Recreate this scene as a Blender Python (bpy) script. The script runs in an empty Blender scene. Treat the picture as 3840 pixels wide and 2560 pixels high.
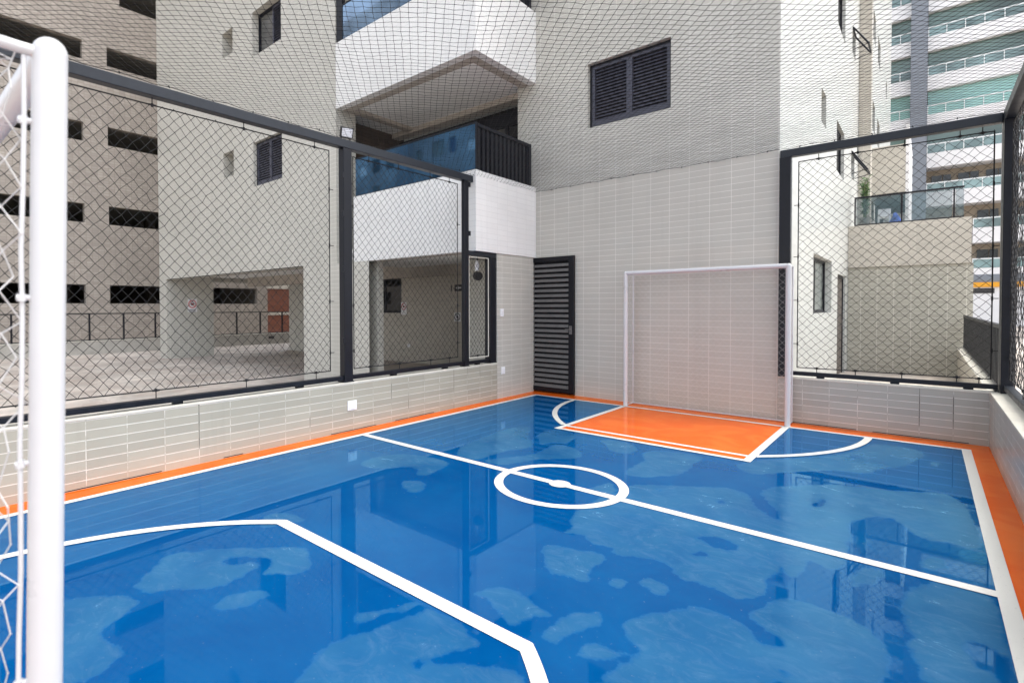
import bpy, math, random
import numpy as np
from mathutils import Vector, Matrix

random.seed(7)
rng = np.random.default_rng(7)
scene = bpy.context.scene
COL = scene.collection
R = math.radians

# ------------------------------------------------------------------ helpers
class MB:
    """collects boxes, tubes and quads; build() links them as ONE mesh object"""
    def __init__(self, T=None):
        self.v = []; self.f = []; self.s = []; self.T = T
    def add(self, vs, fs, smooth=False):
        o = len(self.v)
        if self.T: vs = [self.T(*p) for p in vs]
        self.v += [tuple(p) for p in vs]
        self.f += [tuple(i + o for i in f) for f in fs]
        self.s += [smooth] * len(fs)
        return self
    def box(self, x0, y0, z0, x1, y1, z1):
        return self.add([(x0,y0,z0),(x1,y0,z0),(x1,y1,z0),(x0,y1,z0),(x0,y0,z1),(x1,y0,z1),(x1,y1,z1),(x0,y1,z1)],
            [(0,3,2,1),(4,5,6,7),(0,1,5,4),(1,2,6,5),(2,3,7,6),(3,0,4,7)])
    def quad(self, a, b, c, d):
        return self.add([a,b,c,d], [(0,1,2,3)])
    def tube(self, p, q, r, n=10, r2=None):
        p, q = Vector(p), Vector(q); r2 = r if r2 is None else r2
        d = (q - p).normalized()
        a = d.orthogonal().normalized(); b = d.cross(a)
        vs = []
        for c, rr in ((p, r), (q, r2)):
            for i in range(n):
                t = 2*math.pi*i/n
                vs.append(c + a*(rr*math.cos(t)) + b*(rr*math.sin(t)))
        self.add(vs, [(i,(i+1)%n,n+(i+1)%n,n+i) for i in range(n)], True)
        self.add(vs[:n], [tuple(range(n))[::-1]]); self.add(vs[n:], [tuple(range(n))])
        return self
    def path(self, pts, r, n=6):
        for a, b in zip(pts[:-1], pts[1:]): self.tube(a, b, r, n)
        return self
    def dome(self, c, r, n=14, m=5, up=1):
        vs = []; fs = []
        for j in range(m):
            t = math.pi/2*j/m
            for i in range(n):
                a = 2*math.pi*i/n
                vs.append((c[0]+r*math.cos(t)*math.cos(a), c[1]+r*math.cos(t)*math.sin(a), c[2]+up*r*math.sin(t)))
        vs.append((c[0],c[1],c[2]+up*r))
        for j in range(m-1):
            for i in range(n):
                fs.append((j*n+i, j*n+(i+1)%n, (j+1)*n+(i+1)%n, (j+1)*n+i))
        k = (m-1)*n
        fs += [(k+i, k+(i+1)%n, len(vs)-1) for i in range(n)]
        return self.add(vs, fs, True)
    def disc(self, c, r, ax, n=20, r0=0.0):
        """flat ring or disc facing along ax ('x' or 'y')"""
        vs = []
        for rr in ((r, r0) if r0 else (r,)):
            for i in range(n):
                t = 2*math.pi*i/n
                if ax == 'x': vs.append((c[0], c[1]+rr*math.cos(t), c[2]+rr*math.sin(t)))
                elif ax == 'y': vs.append((c[0]+rr*math.cos(t), c[1], c[2]+rr*math.sin(t)))
                else: vs.append((c[0]+rr*math.cos(t), c[1]+rr*math.sin(t), c[2]))
        if r0: return self.add(vs, [(i,(i+1)%n,n+(i+1)%n,n+i) for i in range(n)])
        return self.add(vs, [tuple(range(n))])
    def build(self, name, mat, parent=None, bevel=0.0):
        off = parent_loc(parent)
        me = bpy.data.meshes.new(name)
        me.from_pydata([(x-off[0], y-off[1], z-off[2]) for x, y, z in self.v], [], self.f)
        me.polygons.foreach_set('use_smooth', self.s)
        me.update()
        o = bpy.data.objects.new(name, me); COL.objects.link(o)
        me.materials.append(M[mat] if isinstance(mat, str) else mat)
        if parent is not None: o.parent = parent
        if bevel:
            m = o.modifiers.new('Bevel', 'BEVEL'); m.width = bevel; m.segments = 2
            m.limit_method = 'ANGLE'; m.angle_limit = R(50)
        return o

def parent_loc(p):
    x = [0.0, 0.0, 0.0]
    while p is not None:
        for i in range(3): x[i] += p.location[i]
        p = p.parent
    return x

def tag(o, label=None, cat=None, group=None, kind=None):
    for k, v in (('label', label), ('category', cat), ('group', group), ('kind', kind)):
        if v: o[k] = v
    return o

def thing(name, label, cat, loc=(0,0,0), group=None):
    o = bpy.data.objects.new(name, None); COL.objects.link(o)
    o.location = loc; o.empty_display_size = 0.2
    return tag(o, label, cat, group)

# frames: u along the wall, d depth into the wall, z up
def face_south(y):            # a wall that faces -Y
    return lambda u, d, z: (u, y + d, z)
def face_east(x):             # a wall that faces +X
    return lambda u, d, z: (x - d, u, z)

def wall_sheet(mb, u0, u1, z0, z1, holes, depth):
    """wall face in the (u,z) plane with rectangular holes and their reveals"""
    us = sorted({u0, u1} | {c for h in holes for c in h[:2] if u0 <= c <= u1})
    zs = sorted({z0, z1} | {c for h in holes for c in h[2:4] if z0 <= c <= z1})
    for a, b in zip(us[:-1], us[1:]):
        for c, d in zip(zs[:-1], zs[1:]):
            m, n = (a+b)/2, (c+d)/2
            if any(h[0] < m < h[1] and h[2] < n < h[3] for h in holes): continue
            mb.quad((a,0,c), (b,0,c), (b,0,d), (a,0,d))
    for h in holes:
        a, b, c, d = h[:4]; D = h[4] if len(h) > 4 else depth
        a, b = max(a, u0), min(b, u1); c2 = max(c, z0); d = min(d, z1)
        mb.quad((a,0,c2), (a,D,c2), (a,D,d), (a,0,d)); mb.quad((b,0,c2), (b,D,c2), (b,D,d), (b,0,d))
        mb.quad((a,0,d), (b,0,d), (b,D,d), (a,D,d))
        if c >= z0: mb.quad((a,0,c), (b,0,c), (b,D,c), (a,D,c))

def segs_mesh(name, A, B, r, mat, parent, knots=None, kr=0.0):
    """many three-sided cords A->B (numpy arrays) and small knots, as one mesh"""
    off = np.array(parent_loc(parent))
    A = A - off; B = B - off
    d = B - A; L = np.linalg.norm(d, axis=1, keepdims=True); d = d/np.maximum(L, 1e-9)
    ref = np.where(np.abs(d[:, 2:3]) > 0.8, np.array([[1.0,0.3,0]]), np.array([[0.1,0.2,1.0]]))
    a = np.cross(d, ref); a /= np.linalg.norm(a, axis=1, keepdims=True); b = np.cross(d, a)
    V = []
    for k in range(3):
        t = 2*math.pi*k/3
        o = (a*math.cos(t) + b*math.sin(t))*r
        V.append(A + o); V.append(B + o)
    V = np.stack(V, 1)                       # n,6,3  order: A0 B0 A1 B1 A2 B2
    n = len(A)
    base = (np.arange(n)*6)[:, None]
    F = np.concatenate([base + np.array([0,1,3,2]), base + np.array([2,3,5,4]), base + np.array([4,5,1,0])], 1).reshape(-1, 4)
    V = V.reshape(-1, 3); loops = F.reshape(-1); starts = np.arange(len(F))*4; tot = np.full(len(F), 4)
    if knots is not None and len(knots):
        K = knots - off
        o6 = np.array([[1,0,0],[-1,0,0],[0,1,0],[0,-1,0],[0,0,1],[0,0,-1]])*kr
        KV = (K[:, None, :] + o6[None]).reshape(-1, 3)
        t8 = np.array([[0,2,4],[2,1,4],[1,3,4],[3,0,4],[2,0,5],[1,2,5],[3,1,5],[0,3,5]])
        KF = ((np.arange(len(K))*6)[:, None, None] + t8[None]).reshape(-1, 3) + len(V)
        starts = np.concatenate([starts, len(loops) + np.arange(len(KF))*3]); tot = np.concatenate([tot, np.full(len(KF), 3)])
        loops = np.concatenate([loops, KF.reshape(-1)]); V = np.concatenate([V, KV])
    me = bpy.data.meshes.new(name)
    me.vertices.add(len(V)); me.vertices.foreach_set('co', V.reshape(-1).astype(np.float32))
    me.loops.add(len(loops)); me.loops.foreach_set('vertex_index', loops.astype(np.int32))
    me.polygons.add(len(starts)); me.polygons.foreach_set('loop_start', starts.astype(np.int32))
    me.update(calc_edges=True); me.validate()
    o = bpy.data.objects.new(name, me); COL.objects.link(o)
    me.materials.append(M[mat]); o.parent = parent
    return o

def diamond_net(name, P, u0, u1, v0, v1, du, dv, r, mat, parent, jit=0.004, knot=1.9, bow=None):
    """diamond mesh of cords between u0..u1, v0..v1; P maps (u,v,w) arrays to xyz"""
    nu = max(2, round((u1-u0)/(du/2))); nv = max(2, round((v1-v0)/(dv/2)))
    I, J = np.meshgrid(np.arange(nu+1), np.arange(nv+1), indexing='ij')
    U = u0 + (u1-u0)*I/nu + rng.normal(0, jit, I.shape); V = v0 + (v1-v0)*J/nv + rng.normal(0, jit, I.shape)
    W = rng.normal(0, jit, I.shape)
    if bow is not None: W = W + bow(U, V)
    X = P(U, V, W)
    ok = (I + J) % 2 == 0
    A, B = [], []
    for sj in (1, -1):
        i, j = np.nonzero(ok); m = (i < nu) & (j+sj >= 0) & (j+sj <= nv); i, j = i[m], j[m]
        A.append(X[i, j]); B.append(X[i+1, j+sj])
    return segs_mesh(name, np.concatenate(A), np.concatenate(B), r, mat, parent, X[ok], r*knot)

# ------------------------------------------------------------------ materials
M = {}
def newmat(name):
    m = bpy.data.materials.new(name); m.use_nodes = True; M[name] = m
    return m, m.node_tree.nodes, m.node_tree.links, m.node_tree.nodes['Principled BSDF']
def N(nd, typ, **kw):
    n = nd.new(typ)
    for k, v in kw.items(): setattr(n, k, v)
    return n
def math_n(nd, lk, op, a, b=None, clamp=False):
    n = nd.new('ShaderNodeMath'); n.operation = op; n.use_clamp = clamp
    for i, x in enumerate((a, b)):
        if x is None: continue
        if isinstance(x, (int, float)): n.inputs[i].default_value = x
        else: lk.new(x, n.inputs[i])
    return n.outputs[0]
def mix_c(nd, lk, f, a, b, blend='MIX'):
    n = nd.new('ShaderNodeMix'); n.data_type = 'RGBA'; n.blend_type = blend
    for s, x in ((0, f), (6, a), (7, b)):
        if isinstance(x, (int, float)): n.inputs[s].default_value = x
        elif isinstance(x, tuple): n.inputs[s].default_value = (*x, 1)
        else: lk.new(x, n.inputs[s])
    return n.outputs[2]
def noise_n(nd, lk, scale, detail=3.0, rough=0.55, vec=None, dist=0.0):
    n = nd.new('ShaderNodeTexNoise'); n.inputs['Scale'].default_value = scale
    n.inputs['Detail'].default_value = detail; n.inputs['Roughness'].default_value = rough; n.inputs['Distortion'].default_value = dist
    if vec is not None: lk.new(vec, n.inputs['Vector'])
    return n.outputs['Fac']
def ramp_n(nd, lk, f, a, b, lo=0.0, hi=1.0):
    n = nd.new('ShaderNodeMapRange'); n.inputs[1].default_value = a; n.inputs[2].default_value = b
    n.inputs[3].default_value = lo; n.inputs[4].default_value = hi; n.clamp = True
    lk.new(f, n.inputs[0]); return n.outputs[0]
def pos_n(nd): return nd.new('ShaderNodeNewGeometry').outputs['Position']

def plain(name, col, rough=0.5, metal=0.0, var=0.12, scale=6.0, bump=0.0, spec=0.5, coat=0.0):
    m, nd, lk, b = newmat(name)
    p = pos_n(nd)
    f = noise_n(nd, lk, scale, 4, 0.6, p)
    lo = tuple(c*(1-var) for c in col); hi = tuple(min(1, c*(1+var)) for c in col)
    lk.new(mix_c(nd, lk, ramp_n(nd, lk, f, 0.3, 0.7), lo, hi), b.inputs['Base Color'])
    lk.new(ramp_n(nd, lk, f, 0.3, 0.7, max(0.02, rough*0.85), min(1, rough*1.15)), b.inputs['Roughness'])
    b.inputs['Metallic'].default_value = metal
    b.inputs['Specular IOR Level'].default_value = spec
    b.inputs['Coat Weight'].default_value = coat
    if bump:
        bn = nd.new('ShaderNodeBump'); bn.inputs['Strength'].default_value = bump; bn.inputs['Distance'].default_value = 0.01
        lk.new(noise_n(nd, lk, scale*12, 3, 0.6, p), bn.inputs['Height']); lk.new(bn.outputs[0], b.inputs['Normal'])
    return m

def tile(name, col, grout, w=0.273, h=0.0845, g=0.0045, uo=0.0, zo=0.0, rough=0.3, dark_joint=0.0, var=0.075, stain=0.16, streak=0.30):
    """stack-bonded ceramic tile laid out in world metres (u = x + y, v = z)"""
    m, nd, lk, b = newmat(name)
    p = pos_n(nd)
    sp = nd.new('ShaderNodeSeparateXYZ'); lk.new(p, sp.inputs[0])
    u = math_n(nd, lk, 'ADD', math_n(nd, lk, 'ADD', sp.outputs[0], sp.outputs[1]), uo + 100*w)
    v = math_n(nd, lk, 'ADD', sp.outputs[2], zo + 20*h)
    cb = nd.new('ShaderNodeCombineXYZ'); lk.new(u, cb.inputs[0]); lk.new(v, cb.inputs[1])
    br = nd.new('ShaderNodeTexBrick'); br.offset = 0.0; br.squash = 1.0
    lk.new(cb.outputs[0], br.inputs['Vector'])
    br.inputs['Scale'].default_value = 1.0; br.inputs['Brick Width'].default_value = w; br.inputs['Row Height'].default_value = h
    br.inputs['Mortar Size'].default_value = g; br.inputs['Mortar Smooth'].default_value = 0.15; br.inputs['Bias'].default_value = 0.0
    br.inputs['Color1'].default_value = (*[c*(1-var) for c in col], 1); br.inputs['Color2'].default_value = (*[c*(1+var) for c in col], 1)
    gc = grout
    if dark_joint:
        # mould in some vertical joints: a slow noise picks which
        st = nd.new('ShaderNodeCombineXYZ')
        lk.new(math_n(nd, lk, 'MULTIPLY', u, 2.6), st.inputs[0]); lk.new(math_n(nd, lk, 'MULTIPLY', v, 1.3), st.inputs[1])
        k = ramp_n(nd, lk, noise_n(nd, lk, 1.0, 2, 0.5, st.outputs[0]), 0.56, 0.64)
        fr = math_n(nd, lk, 'FRACT', math_n(nd, lk, 'DIVIDE', u, w))
        edge = math_n(nd, lk, 'MINIMUM', fr, math_n(nd, lk, 'SUBTRACT', 1.0, fr))
        vert = math_n(nd, lk, 'LESS_THAN', edge, 0.022)
        kk = math_n(nd, lk, 'MULTIPLY', math_n(nd, lk, 'MULTIPLY', k, vert), dark_joint)
        st2 = nd.new('ShaderNodeCombineXYZ')
        lk.new(math_n(nd, lk, 'MULTIPLY', u, 1.7), st2.inputs[0]); lk.new(math_n(nd, lk, 'MULTIPLY', v, 9.0), st2.inputs[1])
        n2 = noise_n(nd, lk, 1.3, 3, 0.6, st2.outputs[0])
        faint_v = math_n(nd, lk, 'MULTIPLY', vert, ramp_n(nd, lk, n2, 0.40, 0.55, 0.15, 0.9))
        faint_h = math_n(nd, lk, 'MULTIPLY', math_n(nd, lk, 'SUBTRACT', 1.0, vert), ramp_n(nd, lk, n2, 0.52, 0.68, 0.0, 0.75))
        gc = mix_c(nd, lk, math_n(nd, lk, 'ADD', faint_v, faint_h, True), grout, tuple(c*1.12 for c in col))
        lk.new(mix_c(nd, lk, kk, gc, (0.03, 0.028, 0.025)), br.inputs['Mortar'])
    else:
        br.inputs['Mortar'].default_value = (*gc, 1)
    f = noise_n(nd, lk, 0.8, 5, 0.62, p)
    c = mix_c(nd, lk, ramp_n(nd, lk, f, 0.35, 0.75, 0.0, stain*2), br.outputs['Color'], tuple(x*0.72 for x in col))
    sk = nd.new('ShaderNodeCombineXYZ'); lk.new(math_n(nd, lk, 'MULTIPLY', u, 4.5), sk.inputs[0]); lk.new(math_n(nd, lk, 'MULTIPLY', v, 0.22), sk.inputs[1])
    c = mix_c(nd, lk, ramp_n(nd, lk, noise_n(nd, lk, 1.0, 5, 0.65, sk.outputs[0]), 0.55, 0.80, 0.0, streak), c, tuple(x*0.62 for x in col))
    lk.new(c, b.inputs['Base Color'])
    lk.new(ramp_n(nd, lk, br.outputs['Fac'], 0, 1, rough, 0.8), b.inputs['Roughness'])
    bn = nd.new('ShaderNodeBump'); bn.inputs['Strength'].default_value = 0.25; bn.inputs['Distance'].default_value = 0.004; bn.invert = True
    lk.new(br.outputs['Fac'], bn.inputs['Height']); lk.new(bn.outputs[0], b.inputs['Normal'])
    return m

TB = (0.505, 0.49, 0.435)
tile('beige_tile', TB, (0.76, 0.74, 0.69), g=0.0028, var=.03, uo=-(7.95-2.514), zo=-0.005, dark_joint=0.0)
tile('low_wall_tile', (0.375, 0.355, 0.29), (0.74, 0.715, 0.65), w=0.305, h=0.0815, g=0.0032, uo=-(-5.08+1.507), zo=-0.07, dark_joint=0.9)
tile('end_wall_tile', (0.39, 0.375, 0.33), (0.78, 0.75, 0.70), w=0.273, h=0.0815, g=0.0032, uo=-(7.92-1.138), zo=-0.07, dark_joint=0.9)
tile('sunlit_tile', (0.51, 0.515, 0.48), (0.64, 0.635, 0.60), uo=0.1, zo=-0.005, g=.003, stain=.05)  # lighter copy of the beige tile, with the east wall's sunlight in its colour
tile('white_tile', (0.79, 0.785, 0.765), (0.66, 0.655, 0.64), w=0.273, h=0.0845, g=0.003, var=.02, uo=-(-5.06+6.27), zo=-0.005)
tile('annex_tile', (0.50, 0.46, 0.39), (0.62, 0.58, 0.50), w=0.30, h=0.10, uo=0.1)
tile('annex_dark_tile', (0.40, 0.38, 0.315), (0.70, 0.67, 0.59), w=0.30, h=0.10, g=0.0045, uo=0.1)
tile('mosaic_tile', (0.40, 0.355, 0.31), (0.30, 0.265, 0.23), w=0.20, h=0.10, g=0.01, var=0.16, stain=0.3, rough=0.5)
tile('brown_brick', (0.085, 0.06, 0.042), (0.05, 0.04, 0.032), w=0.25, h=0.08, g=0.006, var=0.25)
tile('red_brick', (0.17, 0.06, 0.038), (0.20, 0.09, 0.06), w=0.25, h=0.09, g=0.008, var=0.2)
plain('white_paint', (0.80, 0.79, 0.77), 0.45, var=0.04, scale=3)
plain('soffit_paint', (0.86, 0.855, 0.83), 0.7, var=0.05, scale=2)
plain('beam_plaster', (0.43, 0.385, 0.33), 0.75, var=0.15, scale=4)
plain('tower_white', (0.80, 0.785, 0.78), 0.6, var=0.05, scale=0.5)
plain('tower_grey', (0.20, 0.22, 0.25), 0.5, var=0.05, scale=0.5)
plain('block_render', (0.34, 0.36, 0.38), 0.6, var=0.25, scale=0.6)
plain('tower_beige', (0.36, 0.30, 0.23), 0.7, var=0.1, scale=0.7)
plain('orange_band', (0.80, 0.36, 0.02), 0.5, var=0.05)
plain('dark_metal', (0.0045, 0.0055, 0.010), 0.4, spec=.32, var=0.25, scale=14, bump=0.03)
plain('beam_metal', (0.0125, 0.016, 0.023), 0.4, spec=.4, var=0.2, scale=10, bump=0.03)
plain('shutter_metal', (0.050, 0.052, 0.074), 0.4, var=0.12, scale=8)
plain('gate_metal', (0.004, 0.0045, 0.008), 0.4, spec=.3, var=0.2, scale=14)
plain('gate_slat', (0.115, 0.11, 0.107), 0.38, var=0.15, scale=9)
plain('black_cord', (0.003, 0.003, 0.004), 0.7, var=0.2, scale=30)
plain('white_cord', (0.60, 0.59, 0.585), 0.7, var=0.05, scale=30)
plain('goal_paint', (0.59, 0.59, 0.60), 0.3, var=0.03, scale=5, coat=0.2)
plain('plastic_white', (0.82, 0.82, 0.83), 0.3, var=0.03)
plain('plastic_black', (0.015, 0.015, 0.016), 0.4)
plain('void_black', (0.006, 0.006, 0.008), 0.9)
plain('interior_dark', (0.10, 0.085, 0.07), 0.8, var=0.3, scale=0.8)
plain('concrete', (0.42, 0.40, 0.36), 0.8, var=0.15, scale=3, bump=0.2)
plain('cap_stone', (0.60, 0.575, 0.50), 0.55, var=0.10, scale=5, bump=0.1)
plain('sign_red', (0.55, 0.05, 0.05), 0.5)
plain('sign_black', (0.01, 0.01, 0.01), 0.5)
plain('leaf', (0.055, 0.13, 0.025), 0.5, var=0.5, scale=9)
plain('stem', (0.12, 0.15, 0.05), 0.6)
plain('pot', (0.32, 0.30, 0.27), 0.7)
plain('blue_cloth', (0.02, 0.07, 0.42), 0.8, var=0.3, scale=12)
plain('lamp_lens', (0.70, 0.70, 0.72), 0.15, var=0.15, scale=40)
plain('rail_white', (0.75, 0.78, 0.77), 0.4, var=0.03)

def glass(name, col, rough=0.03, ior=1.7, var=0.3, scale=1.2, alpha=1.0, metal=0.0):
    m, nd, lk, b = newmat(name)
    p = pos_n(nd); f = noise_n(nd, lk, scale, 2, 0.5, p)
    lk.new(mix_c(nd, lk, ramp_n(nd, lk, f, 0.35, 0.65), tuple(c*(1-var) for c in col), tuple(c*(1+var) for c in col)), b.inputs['Base Color'])
    b.inputs['Roughness'].default_value = rough; b.inputs['IOR'].default_value = ior
    b.inputs['Alpha'].default_value = alpha; b.inputs['Metallic'].default_value = metal
    return m
glass('balcony_glass', (0.032, 0.090, 0.16), ior=1.75, metal=.8)
glass('sky_glass', (0.16, 0.25, 0.36), ior=2.2, metal=.6)
glass('green_glass', (0.10, 0.155, 0.14), rough=0.05, ior=1.6, var=0.45, scale=0.25)
glass('teal_glass', (0.26, 0.47, 0.435), rough=0.1, ior=1.6, var=0.15, scale=0.3)
glass('rail_glass', (0.16, 0.24, 0.24), rough=0.05, ior=1.6, var=0.5, scale=0.5)
glass('dark_glass', (0.012, 0.014, 0.016), ior=1.5)
glass('grey_glass', (0.09, 0.09, 0.085), ior=1.5, rough=0.15)
glass('clear_rail_glass', (0.10, 0.17, 0.19), rough=0.03, ior=1.5, alpha=0.35)
glass('window_pale_glass', (0.20, 0.22, 0.20), rough=0.2, ior=1.5)

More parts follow.
